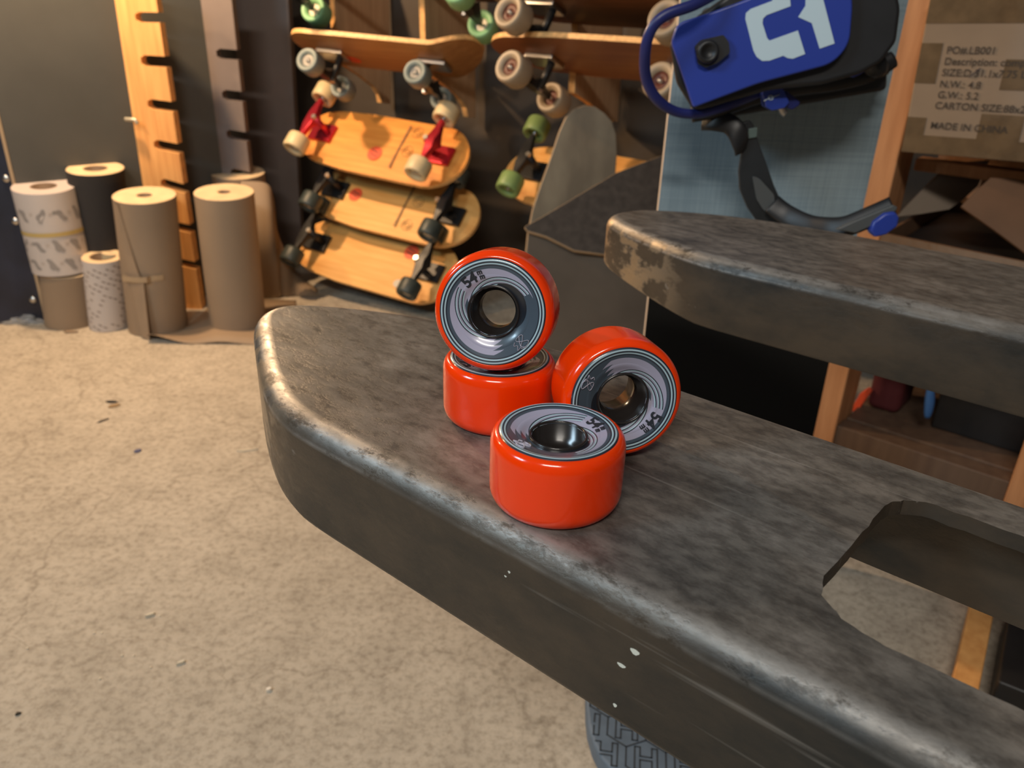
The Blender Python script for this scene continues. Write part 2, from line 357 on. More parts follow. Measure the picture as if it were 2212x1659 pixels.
# ------------------------------------------------------------------ steel lift forks
DS = Vector((-.772, .636, 0)).normalized(); DQ = Vector((.636, .772, 0)).normalized()
def SP(s, p, z=ZF): return DS*s + DQ*p + Z*z
def round_poly(pts, rads, k=7):
    out = []; n = len(pts)
    for i in range(n):
        a, b, c = Vector(pts[i-1]), Vector(pts[i]), Vector(pts[(i+1) % n]); r = rads[i]
        u, v = (a-b), (c-b); lu, lv = u.length, v.length; u.normalize(); v.normalize(); r = min(r, lu*.48, lv*.48)
        for j in range(k+1):
            t = j/k; out.append((b+u*r)*(1-t)**2 + b*2*t*(1-t) + (b+v*r)*t*t)
    return out
def fork(root, outline, rads, hole, thick, tipdrop, tip_s):
    """formed steel fork: top plate with an optional opening, rounded shoulder, skirt all round, open underneath"""
    pts = round_poly(outline, rads, 8); q = []
    for i, p in enumerate(pts):                                   # resample long edges
        a, b = p, pts[(i+1) % len(pts)]; m = max(1, round((b-a).length/.006))
        for k in range(m): q.append(a.lerp(b, k/m))
    pts = [q[0]]
    for p in q[1:]:
        if (p-pts[-1]).length > .0035: pts.append(p)
    n = len(pts)
    for _ in range(6): pts = [(pts[i-1] + pts[i]*2 + pts[(i+1) % n])/4 for i in range(n)]
    area = sum(pts[i-1].x*pts[i].y - pts[i].x*pts[i-1].y for i in range(n))
    if area < 0: pts.reverse()
    nr = []
    for i in range(n):
        t = (pts[(i+1) % n]-pts[i-1]).normalized(); nr.append(Vector((-t.y, t.x)))      # points inward
    R = .0115; prof = [(R+.0012, 0)] + [(R*(1-math.sin(a)), -R*(1-math.cos(a))) for a in [PI/2*k/8 for k in range(9)]] + [(0, -thick*.45), (0, -thick+.003), (.0012, -thick+.0006), (.0035, -thick), (.006, -thick+.001), (.006, -.020), (.0075, -.009), (.011, -.007)]
    bm = bmesh.new(); loops = []
    for ins, z in prof:
        lp = []
        for p, m in zip(pts, nr):
            c = p + m*ins; zz = z
            if z < -.02:
                t = min(1, max(0, (p.x-(tip_s-.14))/.14)); zz = z + tipdrop*t*(-z/thick)
            lp.append(bm.verts.new((c.x, c.y, zz)))
        loops.append(lp)
    for a, b in zip(loops, loops[1:]):
        for i in range(n): bm.faces.new((a[i], b[i], b[(i+1) % n], a[(i+1) % n]))
    def cap(lp, holelp):
        """flat cap between the outline and the opening"""
        from mathutils.geometry import delaunay_2d_cdt
        H_ = holelp or []; allv = list(lp)+list(H_); na, nb = len(lp), len(H_)
        ed = [(k, (k+1) % na) for k in range(na)] + [(na+k, na+(k+1) % nb) for k in range(nb)]
        xs_ = [v.co.x for v in lp]; ys_ = [v.co.y for v in lp]; xc, yc = (min(xs_)+max(xs_))/2, (min(ys_)+max(ys_))/2; lx, ly = (max(xs_)-min(xs_))/2, (max(ys_)-min(ys_))/2
        def warp(v):                  # bows the straight sides outwards so that no three outline points are in line
            a, b = (v.co.x-xc)/lx, (v.co.y-yc)/ly
            return Vector((a*(1+.3*(1-min(1, b*b))), b*(1+.3*(1-min(1, a*a)))))
        W_ = {v: warp(v) for v in allv}
        co, _, fc, ov, _, _ = delaunay_2d_cdt([W_[v] for v in allv], ed, [], 0, 1e-9)
        def ins(p, poly):
            c = False
            for k in range(len(poly)):
                a, b = W_[poly[k]], W_[poly[k-1]]
                if (a.y > p.y) != (b.y > p.y) and p.x < (b.x-a.x)*(p.y-a.y)/(b.y-a.y)+a.x: c = not c
            return c
        for f in fc:
            m = sum((co[k] for k in f), Vector((0, 0)))/len(f)
            if not ins(m, lp) or (H_ and ins(m, H_)): continue
            try: bm.faces.new([allv[ov[k][0]] for k in f])
            except ValueError: pass
    ht = hb_ = None
    if hole:
        hp = round_poly(hole, [.012]*len(hole), 5); rr = random.Random(3); Q = []
        for i, p in enumerate(hp):
            a, b = p, hp[(i+1) % len(hp)]; m = max(1, int((b-a).length/.006))
            for k in range(m): c = a.lerp(b, k/m); Q.append((c.x+rr.uniform(-.0006, .0006), c.y+rr.uniform(-.0006, .0006)))
        rings = [[bm.verts.new((x+dx, y, z)) for x, y in Q] for dx, z in ((0, 0), (0, -.0015), (0, -.007))]
        for a, b in zip(rings, rings[1:]):
            for i in range(len(Q)): bm.faces.new((a[i], a[(i+1) % len(Q)], b[(i+1) % len(Q)], b[i]))
        ht, hb_ = rings[0], rings[-1]
    cap(loops[0], ht); cap(loops[-1], hb_)
    bmesh.ops.recalc_face_normals(bm, faces=bm.faces)
    for v_ in bm.verts: v_.co.y *= -1
    bmesh.ops.recalc_face_normals(bm, faces=bm.faces)
    bm.normal_update()
    if sum(f.normal.z*f.calc_area() for f in bm.faces if f.calc_center_median().z > -.0005) < 0: bmesh.ops.reverse_faces(bm, faces=bm.faces)
    me = bpy.data.meshes.new('fork'); bm.to_mesh(me); bm.free()
    o = link('fork', me, root, [wsteel], True, True)
    for p_ in me.polygons: p_.use_smooth = abs(p_.normal.z) < .9999
    o.matrix_basis = frame(DS, -DQ, Z, (0, 0, ZF)); o.matrix_parent_inverse = root.matrix_basis.inverted()
    m = o.modifiers.new('e', 'EDGE_SPLIT'); m.split_angle = math.radians(38)
    return o
jack = thing('lift_truck_forks', 'pair of raised worn dark steel lift forks with rounded tips carrying the orange wheels', 'pallet jack', SP(-.6, .48, 0))
tip1 = [(-.55, .194), (.308, .192), (.354, .213), (.402, .242), (.437, .263), (.439, .292), (.390, .324), (.328, .348), (.25, .359), (-.55, .360)]
rad1 = [.035, .026, .035, .035, .024, .022, .05, .05, .06, .035]
fork(jack, tip1, rad1, [(.058, .240), (.056, .318), (.046, .327), (-.35, .333), (-.35, .229), (.040, .229)], .059, .014, .436)
tip2 = [(-.55, .594), (.290, .591), (.347, .610), (.403, .635), (.431, .655), (.426, .699), (.385, .730), (.33, .754), (.25, .765), (-.55, .765)]
fork(jack, tip2, rad1, None, .061, .014, .43)
boxm('carriage', SP(-.62, .19, .30), DS*.07, DQ*.58, Z*.42, blackm, jack, .006)
for p in (.19, .69): boxm('mast', SP(-.68, p, 0), DS*.06, DQ*.08, Z*1.4, blackm, jack, .004)
boxm('mast_base', SP(-.95, .19, 0), DS*.45, DQ*.58, Z*.06, blackm, jack, .004)
# white chips stuck on the near fork
for i, (px, py, sx, sy) in enumerate([(1375, 1405, .0018, .0012), (1346, 1434, .0017, .0008), (1332, 1520, .0008, .0008), (1104, 1233, .0006, .0006), (1096, 1242, .0006, .0004)]):
    pt = atP(px, py, SP(0, .1935), DQ)
    pr = [pt + DS*(sx*math.cos(a))*(1+.3*math.sin(3*a)) + Z*(sy*math.sin(a)) for a in [2*PI*k/10 for k in range(10)]]
    plate('paint_chip', [p - DQ*.0012 for p in pr], DQ*.0015, mat('pale_chip', (.6, .62, .55), .6), jack)

# ------------------------------------------------------------------ the four orange wheels
R_W = .027; HW = .0158
def face_z(r):     # height of the printed face above the wheel's middle, r in metres
    if r < .0165: t = max(0, (r-.0118)/.0047); return .0126 + .0016*(t*t*(3-2*t))
    if r < .0225: return .0142 + .0016*((r-.0165)/.006)
    return .0158 - .0006*((r-.0225)/.0012)**2
def build_wheel(name='skate_wheel'):
    root = thing(name, 'x', 'wheel')
    # tyre
    prof = [(.0236, .0150)]
    for k in range(13):
        a = PI/2*k/12; prof.append((.0236 + .0034*math.sin(a), .0098 + .0054*math.cos(a)))
    prof += [(.02705, .005), (.02705, -.005)]
    for k in range(13):
        a = PI/2*k/12; prof.append((.0222 + .0048*math.cos(a), -.0088 - .0066*math.sin(a)))
    prof += [(.0165, -.0142), (.0122, -.0102), (.0122, .0098), (.0165, .0140)]
    ty = lathe('tyre', prof, orange, root, 160, closed=True)
    # printed face: polar grid with vertex colours
    nr, na = 130, 900; v = []; cols = []
    SL = np.array((.055, .078, .105)); LAV = np.array((.36, .35, .46)); LB = np.array((.38, .52, .58)); DK = np.array((.022, .028, .042))
    TX = PI*.72                                                   # where the size number sits
    def colour(rr, th):
        x = rr/.0236
        if x > .975: return DK
        if x > .945: return LB
        if x > .915: return DK
        if x > .890: return LB
        if x > .865: return DK
        # black crescent by the hub
        d = (th - (TX - 1.80) + PI) % (2*PI) - PI
        if abs(d) < 1.05 and x < .50 + .15*math.cos(d/1.05*PI/2)**.7: return DK*.5
        out = SL
        for st_a in (TX+.78, TX+PI-.32):                          # two crescents
            ph = (st_a - th) % (2*PI)                 # clockwise from the jagged start
            saw = ((x*11) % 1.0)
            ph2 = ph - .30*saw*(x > .0)
            if ph > 2*PI-.02: ph2 = ph - 2*PI
            if ph < 2.7 and ph2 > 0:
                rin = .46 + .36*min(1, ph/2.7)**1.0
                if rin < x < .81: out = LAV
        for st_a in (TX+.78, TX+PI-.32):
            ph = (st_a - th) % (2*PI)
            if ph < 2.5:
                rin = .46 + .36*min(1, ph/2.7)**1.0
                dl = rin - x
                if 0 < dl < .19 and ph > .2:
                    fr = (dl/.063) % 1.0
                    out = LB if .30 < fr < .62 else (DK if fr < .30 else LAV*.8)
        return out
    for j in range(nr):
        rr = .0106 + (.0238-.0106)*j/(nr-1)
        for i in range(na):
            th = 2*PI*i/na; zz = face_z(rr)
            v.append((rr*math.cos(th), rr*math.sin(th), zz)); cols.append(colour(rr, th))
    f = [(j*na+i, j*na+(i+1) % na, (j+1)*na+(i+1) % na, (j+1)*na+i) for j in range(nr-1) for i in range(na)]
    f = [t[::-1] for t in f]
    m = mat('printed_wheel_face', (1, 1, 1), .28, spec=.55, coat=.5); N, L = nodes(m)
    at = N.new('ShaderNodeAttribute'); at.attribute_name = 'print'; L.new(at.outputs['Color'], N['Principled BSDF'].inputs['Base Color'])
    me = bpy.data.meshes.new('printed_face'); me.from_pydata(v, [], f); me.update()
    ca = me.color_attributes.new('print', 'FLOAT_COLOR', 'POINT')
    ca.data.foreach_set('color', np.concatenate([np.array(cols), np.ones((len(cols), 1))], 1).astype(np.float32).ravel())
    fo = link('printed_face', me, root, [m], True, True)
    # text on the face
    def curl(r0, a0, flip=1):
        def w(co):
            r = r0 + co.y; a = a0 - co.x/r0
            return Vector((r*math.cos(a), r*math.sin(a), face_z(r) + .00008 + (co.z > 0)*.00012))
        return w
    I = Matrix.Identity(4)
    text_part('size_number', '54', .0068, I, inkdark, fo, True, bold=.00022, warp=curl(.0171, PI*.72), extr=.0001)
    text_part('size_unit', 'm', .0032, I, inkdark, fo, True, bold=.00015, warp=curl(.0184, PI*.72-.31), extr=.0001)
    text_part('size_unit', 'm', .0032, I, inkdark, fo, True, bold=.00015, warp=curl(.0162, PI*.72-.34), extr=.0001)
    # looped emblem opposite the number
    cx = .0182; a0 = PI*.72 + PI*1.06
    pts = []
    for k in range(40):
        t = 2*PI*k/40; pts.append((.0021*math.sin(t), .0013*math.sin(2*t)*1.0))
    def e(u, vv):
        a = a0 - 1.5*u/cx; r = cx + 1.25*vv; return Vector((r*math.cos(a), r*math.sin(a), face_z(r)+.0002))
    sweep('emblem', [e(vv*1.1, u) for u, vv in pts], inklav, fo, .00034, .0001, side=(0, 0, 1), k=1, seg=6, closed=True, local=True)
    sweep('emblem', [e(.0016, .0012), (e(.0026, .0016)), e(.0019, .0002), e(.0029, -.0004), e(.0021, -.0014)], inklav, fo, .0003, .0001, k=3, seg=6, local=True)
    sweep('emblem', [e(.0001, .0024), e(.0012, .0008), e(-.0005, -.0022)], inklav, fo, .0003, .0001, k=3, seg=6, local=True)
    # hub: a tube with bearing seats and a shoulder in the middle
    cp = [(.0108, .0134), (.0113, .0137), (.0118, .0133), (.0120, .0110), (.0122, .0095), (.0122, -.0095), (.0119, -.0146), (.0112, -.0150), (.0108, -.0146), (.0108, -.0065), (.0088, -.0058), (.0088, .0058), (.0108, .0065)]
    lathe('hub', cp, corem, root, 96, closed=True)
    return root
def place(root, n, spin, c):
    """n = outward direction of the printed face"""
    n = Vector(n).normalized(); up = Z if abs(n.z) < .95 else Vector((0, 1, 0))
    X = (up.cross(n)).normalized(); Y = n.cross(X)
    root.matrix_world = frame(X, Y, n, c) @ Matrix.Rotation(spin, 4, 'Z')
g = 'four orange wheels stacked on the near fork'
w0 = build_wheel()
bpy.context.view_layer.update()
wl = [copy_tree(w0) for _ in range(3)]
place(w0, (0, 0, 1), math.radians(-100), (.0190, .2765, ZF+.0154))
place(wl[0], (0, 0, 1), math.radians(80), (-.0062, .3480, ZF+.0154))
place(wl[1], (-.16, -.957, .20), math.radians(0), (-.0072, .3432, ZF+.0316+.0252))
place(wl[2], (.17, -.978, .132), math.radians(-165), (.0462, .3235, ZF+.0268))
for o_, l_ in ((w0, 'glossy orange wheel lying flat nearest the camera, printed face up'),
               (wl[0], 'glossy orange wheel lying flat underneath the upright wheel'),
               (wl[1], 'glossy orange wheel standing on edge on top of another wheel'),
               (wl[2], 'glossy orange wheel leaning at the right of the pile, hub facing forward')):
    o_['label'] = l_; o_['category'] = 'wheel'; o_['group'] = g

# ------------------------------------------------------------------ grey hexagon mat under the forks
tm = H*.0+.028
rubber = mat('grey_rubber', (0.13, 0.18, 0.24), .6, var=.1, vscale=40, bump=.1, bscale=200)
mp_ = [atZ(x, y, tm) for x, y in ((1266, 1490), (1267, 1530), (1271, 1565), (1281, 1600), (1298, 1635), (1322, 1662), (1360, 1705), (1430, 1745), (1520, 1765))]
mpts = mp_ + [mp_[-1]+Vector((.05, 0, 0)), mp_[0]+Vector((.24, -.06, 0)), mp_[0]+Vector((.20, .07, 0)), mp_[0]+Vector((.05, .085, 0)), mp_[0]+Vector((.012, .06, 0))]
mt = thing('rubber_mat', 'grey rubber mat with outlined hexagons under the near fork', 'mat', (mp_[0].x+.1, mp_[0].y, 0))
plate('mat_body', mpts, (0, 0, -tm), rubber, mt, .004)
def inside(p, poly):
    c = False; n = len(poly)
    for i in range(n):
        a, b = poly[i], poly[i-1]
        if (a.y > p.y) != (b.y > p.y) and p.x < (b.x-a.x)*(p.y-a.y)/(b.y-a.y)+a.x: c = not c
    return c
lines = []
hx0 = atZ(1395, 1640, tm); HR = .0255; ang = math.radians(-8)
def rot(x, y): return Vector((hx0.x + x*math.cos(ang)-y*math.sin(ang), hx0.y + x*math.sin(ang)+y*math.cos(ang), tm))
for i in range(-5, 9):
    for j in range(-5, 9):
        cx = (i + (j % 2)*.5)*HR*math.sqrt(3); cy = j*HR*1.5
        h = [(cx+HR*math.sin(k*PI/3), cy+HR*math.cos(k*PI/3)) for k in range(6)]
        for k in range(3): lines.append((h[k], h[k+1]))
        hw, hh, st = .0125, .0150, .0040
        P = [(-hw, -hh), (-hw+st*1.5, -hh), (-hw+st*1.5, -st*.5), (hw-st*1.5, -st*.5), (hw-st*1.5, -hh), (hw, -hh), (hw, hh), (hw-st*1.5, hh), (hw-st*1.5, st*.7), (-hw+st*1.5, st*.7), (-hw+st*1.5, hh), (-hw, hh)]
        for k in range(12): a, b = P[k], P[(k+1) % 12]; lines.append(((cx+a[0], cy+a[1]), (cx+b[0], cy+b[1])))
v = []; f = []
for a, b in lines:
    a, b = rot(*a), rot(*b)
    if not (inside(a, mpts) and inside(b, mpts)): continue
    d = (b-a).normalized(); s = Vector((-d.y, d.x, 0))*.0008; d = d*.0007
    k = len(v); v += [a-d-s, b+d-s, b+d+s, a-d+s, a-d-s+Z*.0004, b+d-s+Z*.0004, b+d+s+Z*.0004, a-d+s+Z*.0004]
    f += [(k+4, k+5, k+6, k+7), (k, k+1, k+5, k+4), (k+1, k+2, k+6, k+5), (k+2, k+3, k+7, k+6), (k+3, k, k+4, k+7)]
mk('hexagon_lines', v, f, mat('dark_groove', (.03, .035, .04), .8), mt)

# ------------------------------------------------------------------ debris on the floor
def chip(name, px, py, l, wd, h, m, ang, label, cat='debris', group='bits of litter on the concrete floor'):
    p = atZ(px, py, 0); r = random.Random(px)
    pts = []
    for k in range(7):
        a = 2*PI*k/7; q = 1+r.uniform(-.25, .25); x, y = l*math.cos(a)*q, wd*math.sin(a)*q
        pts.append(p + Vector((x*math.cos(ang)-y*math.sin(ang), x*math.sin(ang)+y*math.cos(ang), h*(1+.4*r.random()))))
    n = len(pts); c = sum(pts, Vector())/n; vv = pts + [Vector((q.x, q.y, .0)) for q in pts]
    o = mk(name, vv, [tuple(range(n)), tuple(range(2*n-1, n-1, -1))] + [(i, i+n, (i+1) % n+n, (i+1) % n) for i in range(n)], m)
    recenter(o); return tag(o, label, cat, group)
pale = mat('pale_pellet', (.62, .55, .42), .6)
chip('cardboard_scrap', 152, 719, .016, .006, .004, kraft, .1, 'small torn brown scrap in front of the white printed rolls')
chip('dark_flake', 240, 869, .012, .004, .002, blackm, .0, 'dark flake lying on the lit floor below the small roll')
chip('leaf_scrap', 246, 878, .011, .008, .002, mat('tan_scrap', (.30, .20, .10), .8), .6, 'tan scrap touching the dark flake on the floor')
chip('blue_chip', 297, 975, .007, .006, .002, mat('blue_scrap', (.08, .09, .18), .6), .3, 'tiny blue chip on the open concrete')
chip('wood_splinter', 534, 973, .021, .0025, .002, pale, .25, 'thin pale wood splinter left of the near fork')
chip('dark_splinter', 222, 910, .012, .003, .002, mat('dark_scrap', (.10, .08, .06), .8), 1.0, 'dark curved splinter below the tan scrap')
chip('pale_pellet', 325, 1330, .0062, .0022, .003, pale, .6, 'pale elongated pellet, upper left of the two large ones')
chip('pale_pellet', 391, 1433, .0055, .0022, .003, pale, .5, 'pale elongated pellet, lower right of the two large ones')
chip('white_stone', 581, 1491, .0032, .0030, .003, mat('white_stone', (.75, .70, .60), .5), .5, 'bright white stone chip near the bottom floor crack')
chip('dark_pebble', 40, 1543, .003, .002, .002, blackm, .5, 'dark pebble near the lower left corner of the floor')
for px, py in ((264, 1417), (289, 1417), (216, 1467), (204, 1368), (220, 1368), (345, 1331), (60, 1401), (326, 1442)):
    chip('white_speck', px, py, .0014, .0013, .0012, pale, .5, 'tiny white speck on the floor around the pale pellets', group='white specks by the pellets')
# ------------------------------------------------------------------ paper rolls on the floor
def roll(name, label, px, pyb, wpx, pytop, body, endm, core=.25, z0=0, parentless=True, group=None, ctr=None):
    """upright roll: px = centre of the top, pyb = lowest pixel of the bottom rim, wpx = width in pixels at the top, pytop = centre of the top"""
    b = atZ(px + (pyb-pytop)*.11, pyb, z0); Yc = b.y
    t = 0
    for _ in range(4):
        rad = wpx/2/FPX*((atY(px, pytop, Yc)-EYE).dot(F_)); c = Vector((b.x, b.y, 0))+Vector((b.x, b.y, 0)).normalized()*rad; Yc = c.y
    if ctr is not None: c = Vector(ctr); Yc = c.y
    top = atY(px, pytop, Yc); h = top.z - z0
    root = thing(name, label, 'paper roll', (c.x, c.y, z0), group)
    root.rotation_euler = (0, 0, random.random()*3)
    bpy.context.view_layer.update()
    hub = rad*core; away = Vector((c.x, c.y)).normalized()
    def slant(o_):
        for v_ in o_.data.vertices:
            if v_.co.z > z0+h*.5: v_.co.z += .085*((v_.co.x-top.x)*away.x + (v_.co.y-c.y)*away.y)
        return o_
    T = frame((1, 0, 0), (0, 1, 0), (0, 0, 1), (c.x, c.y, z0)); sh = Matrix.Identity(4); sh[0][2] = (top.x-c.x)/h if ctr is None else -.02; T = T @ sh
    slant(lathe('paper', [(rad, .001), (rad, h-.001)], body, root, 64, M=T, local=False))
    slant(lathe('roll_end', [(hub, h-.03), (hub, h-.001), (hub+.001, h), (rad-.0012, h), (rad, h-.0012)], endm, root, 64, M=T, local=False, smooth=False))
    lathe('roll_end', [(hub, .02), (hub, 0.0), (rad, .001)], endm, root, 64, M=T, local=False)
    slant(lathe('core_tube', [(hub, 0.004), (hub*.99, h-.001), (hub*.80, h-.001), (hub*.80, 0.004)], mat('dark_core_card', (.12, .075, .045), .7), root, 48, closed=True, M=T, local=False))
    return root, c, rad, h, T
whitepaper = mat('white_printed_paper', (.56, .50, .46), .55)
r1b, c1b, rad1b, h1b, T1b = roll('kraft_roll', 'short brown kraft roll at the far left carrying the white printed roll', 147, 712, 112, 580, kraft, kraftend, .3)
# white shoe-print roll standing on it
r1, c1, rad1, h1, T1 = roll('printed_paper_roll', 'white paper roll printed with grey shoes, standing on the short kraft roll', 103, 583, 121, 402, whitepaper, mat('white_roll_end', (.50, .44, .42), .6), .42, z0=h1b+.0005, ctr=(c1b.x+.008, c1b.y-.004, 0))
def on_roll(T, rad, h, a, z, off=.0006):
    return T @ Vector((math.cos(a)*(rad+off), math.sin(a)*(rad+off), z))
def patch(name, T, rad, h, cells, m, parent, off=.0005):
    v = []; f = []
    for poly in cells:
        k = len(v); v += [on_roll(T, rad, h, a, z, off) for a, z in poly]; f.append(tuple(range(k, k+len(poly))))
    return mk(name, v, f, m, parent)
camside = lambda c: math.atan2(-c.y, -c.x)
def shoe(a0, z0, s, ang, rad):
    P = [(-1.0, -.35), (.6, -.5), (1.05, -.25), (1.0, .05), (.35, .2), (-.1, .55), (-.55, .5), (-.75, .2), (-1.05, .1)]
    return [(a0 + (x*math.cos(ang)-y*math.sin(ang))*s/rad, z0 + (x*math.sin(ang)+y*math.cos(ang))*s) for x, y in P]
cells = []; cs = camside(c1); rr = random.Random(5); marks = []
rows = [.93, .74, .47-.06, .18]
for i, zf in enumerate([.94, .72, .36, .14]):
    for k in range(-3, 4):
        cells.append(shoe(cs + k*.62 + (.31 if i % 2 else 0), zf*h1, .0175, (1.2, -.6, 2.2, -.9)[(i+k) % 4], rad1))
        a, z = cs + k*.62 + (.0 if i % 2 else .31), (zf+.02)*h1
        for q in (.8, -.8):
            dx, dz = .006*math.cos(q), .006*math.sin(q); n_ = Vector((-math.sin(q), math.cos(q)))*.0006
            (marks.append if z < h1-.02 else (lambda q_: None))([(a+(-dx+n_.x)/rad1, z-dz+n_.y), (a+(dx+n_.x)/rad1, z+dz+n_.y), (a+(dx-n_.x)/rad1, z+dz-n_.y), (a+(-dx-n_.x)/rad1, z-dz-n_.y)])
cells = [c for c in cells if max(z for a, z in c) < h1-.009 and min(z for a, z in c) > .002]
patch('shoe_print', T1, rad1, h1, cells, mat('grey_shoe_print', (.30, .27, .25), .6), r1)
patch('cross_print', T1, rad1, h1, marks, mat('tan_print', (.42, .34, .28), .6), r1)
patch('tape_band', T1, rad1, h1, [[(cs+k*.1, .50*h1-.005), (cs+(k+1)*.1, .50*h1-.005), (cs+(k+1)*.1, .50*h1+.005), (cs+k*.1, .50*h1+.005)] for k in range(-16, 16)], mat('yellowed_tape', (.52, .38, .14), .3), r1, .001)
r2, c2, rad2, h2, T2 = roll('printed_paper_roll', 'small white roll covered in dashes between kraft rolls', 222, 717, 84, 553, whitepaper, kraftend, .62)
cs = camside(c2); cells = []
for i in range(15):
    for k in range(-6, 7):
        if rr.random() < .18: continue
        z = h2*(i+.6)/15.5 + k*.006; a = cs + k*.36 + (i % 3)*.12
        z = z % h2
        if z > h2-.011 or z < .004: continue
        if abs(a-cs-.1) < .42 and .12 < z/h2 < .42: continue
        L_ = .0050; W_ = .0018; q = -.6
        dx, dz = L_*math.cos(q), L_*math.sin(q)*.7
        cells.append([(a-dx/rad2, max(z-dz-W_, 0)), (a+dx/rad2, max(z+dz-W_, 0)), (a+dx/rad2, z+dz+W_), (a-dx/rad2, z-dz+W_)])
patch('dash_print', T2, rad2, h2, cells, mat('brown_dash_print', (.24, .18, .15), .6), r2)
r2b, *_ = roll('printed_paper_roll', 'pale roll mostly hidden behind the small dashed roll', 247, 700, 52, 541, mat('yellowish_paper', (.55, .45, .27), .6), kraftend, .5)
blackpaper = mat('black_abrasive_paper', (.022, .020, .020), .85, bump=.4, bscale=600)
r3, c3, rad3, h3, T3 = roll('black_sheet_roll', 'black sheet roll with a pale end against the dark wall', 206, 694, 114, 363, blackpaper, kraftend, .42)
r4, c4, rad4, h4, T4 = roll('kraft_roll', 'tall kraft roll with a loose taped flap, beside the small dashed roll', 312, 727, 128, 421, kraft, kraftend, .25)
# loose flap of the taped roll
fl_ = [on_roll(T4, rad4, h4, camside(c4)-1.25, h4*.98, .001), on_roll(T4, rad4, h4, camside(c4)-.95, h4*.98, .003), on_roll(T4, rad4, h4, camside(c4)-.45, h4*.50, .006), on_roll(T4, rad4, h4, camside(c4)-.30, h4*.42, .010),
       atY(325, 741, c4.y-rad4*1.3) , atY(305, 715, c4.y-rad4*1.2), on_roll(T4, rad4, h4, camside(c4)-1.25, h4*.5, .001)]
fl_[4].z = .002; fl_[5].z = .004
plate('loose_flap', fl_, Vector((0, .0008, 0)), kraft, r4)
mk('flap_tape', [on_roll(T4, rad4, h4, camside(c4)-1.0+.1*k, h4*.45+zz, .0115 if k < 9 else .002) for k in range(14) for zz in (-.007, .007)], [(2*k, 2*k+2, 2*k+3, 2*k+1) for k in range(13)], mat('clear_tape', (.42, .30, .18), .25), r4)
r5, c5, rad5, h5, T5 = roll('kraft_roll', 'tall plain kraft roll standing between the taped roll and the near fork', 484, 718, 124, 414, kraft, kraftend, .22)
r6, c6, rad6, h6, T6 = roll('kraft_roll', 'kraft roll at the back trailing a long unrolled sheet', 513, 640, 113, 371, kraft, kraftend, .2)
def trail():
    rows = []
    Yb = c6.y
    L_ = [(566, 395), (584, 420), (598, 500), (628, 560), (655, 610), (700, 640)]; Rr = []
    a = [atY(520, 392, Yb-.09), atY(575, 396, Yb-.07), atY(592, 430, Yb-.05), atY(600, 500, Yb-.03), atY(622, 552, Yb-.02), atY(650, 597, Yb), atY(712, 641, Yb+.02)]
    b = [Vector((p.x, p.y-.01*i, .002+0*i)) for i, p in enumerate(a)]
    b = [Vector((p.x-.02*i*0, p.y - .012*i, .003)) for i, p in enumerate(a)]
    a = smooth_path(a, 6); b = smooth_path(b, 6); n = len(a)
    v = []; 
    for p, q in zip(a, b): v += [p, q]
    o = mk('unrolled_sheet', v, [(2*i, 2*i+1, 2*i+3, 2*i+2) for i in range(n-1)], kraft, r6, True)
    s = o.modifiers.new('s', 'SOLIDIFY'); s.thickness = .0008
trail()
# loose kraft sheet lying on the floor in front of the tall rolls
sh = []; n = 24
p0 = [atZ(x, y, 0) for x, y in ((318, 742), (400, 744), (470, 744), (556, 746), (640, 748))]
p1 = [atZ(x, y, 0) for x, y in ((330, 716), (410, 700), (480, 640), (556, 645), (640, 650))]
a_, b_ = smooth_path(p0, 8), smooth_path(p1, 8); n = len(a_); v = []
for i in range(n):
    t = i/(n-1)
    for k in range(7):
        s = k/6; q = a_[i].lerp(b_[i], s); q.z = .0015 + (.020*math.exp(-(t*6)**2) + .006*math.sin(t*7+1)**2)*(1-s)**2*(t < 1)
        v.append(q)
o = mk('paper_sheet', v, [(i*7+k, (i+1)*7+k, (i+1)*7+k+1, i*7+k+1) for i in range(n-1) for k in range(6)], kraft, None, True)
o.modifiers.new('s', 'SOLIDIFY').thickness = .0008; recenter(o)
tag(o, 'loose brown paper sheet lying on the floor under the tall kraft rolls', 'paper')

# ------------------------------------------------------------------ far left: navy steel column, brown board, clear wrap
nc = atZ(60, 702, 0)
col = thing('steel_column', 'navy painted steel column with screws at the far left edge', 'column', nc)
e0 = atZ(104, 693, 0); ex0 = atZ(-60, 705, 0) - e0
boxm('column_body', e0, ex0, Vector((0, .06, 0)), Z*.52, navy, col, .003)
boxm('edge_strip', e0+Vector((.001, -.003, 0)), Vector((-.008, 0, 0)), Vector((0, .06, 0)), Z*.52, tanedge, col)
for px, py in ((12, 386), (32, 478), (70, 648)):
    q = atP(px, py, e0-Vector((0, .001, 0)), Vector((ex0.y, -ex0.x, 0)).normalized())
    lathe('screw', [(0, .0035), (.006, .003), (.009, 0)], chrome, col, 20, M=frame((1, 0, 0), (0, 0, 1), (0, -1, 0), q), local=False)
wb = atZ(26, 682, 0); bo = boxm('wood_board', wb, (-.25, 0.02, 0), (0, -.03, 0), (0, 0, .22), pineshade); bev(bo, .002)
recenter(bo); tag(bo, 'short brown wooden board leaning in the lower left corner by the column', 'board')
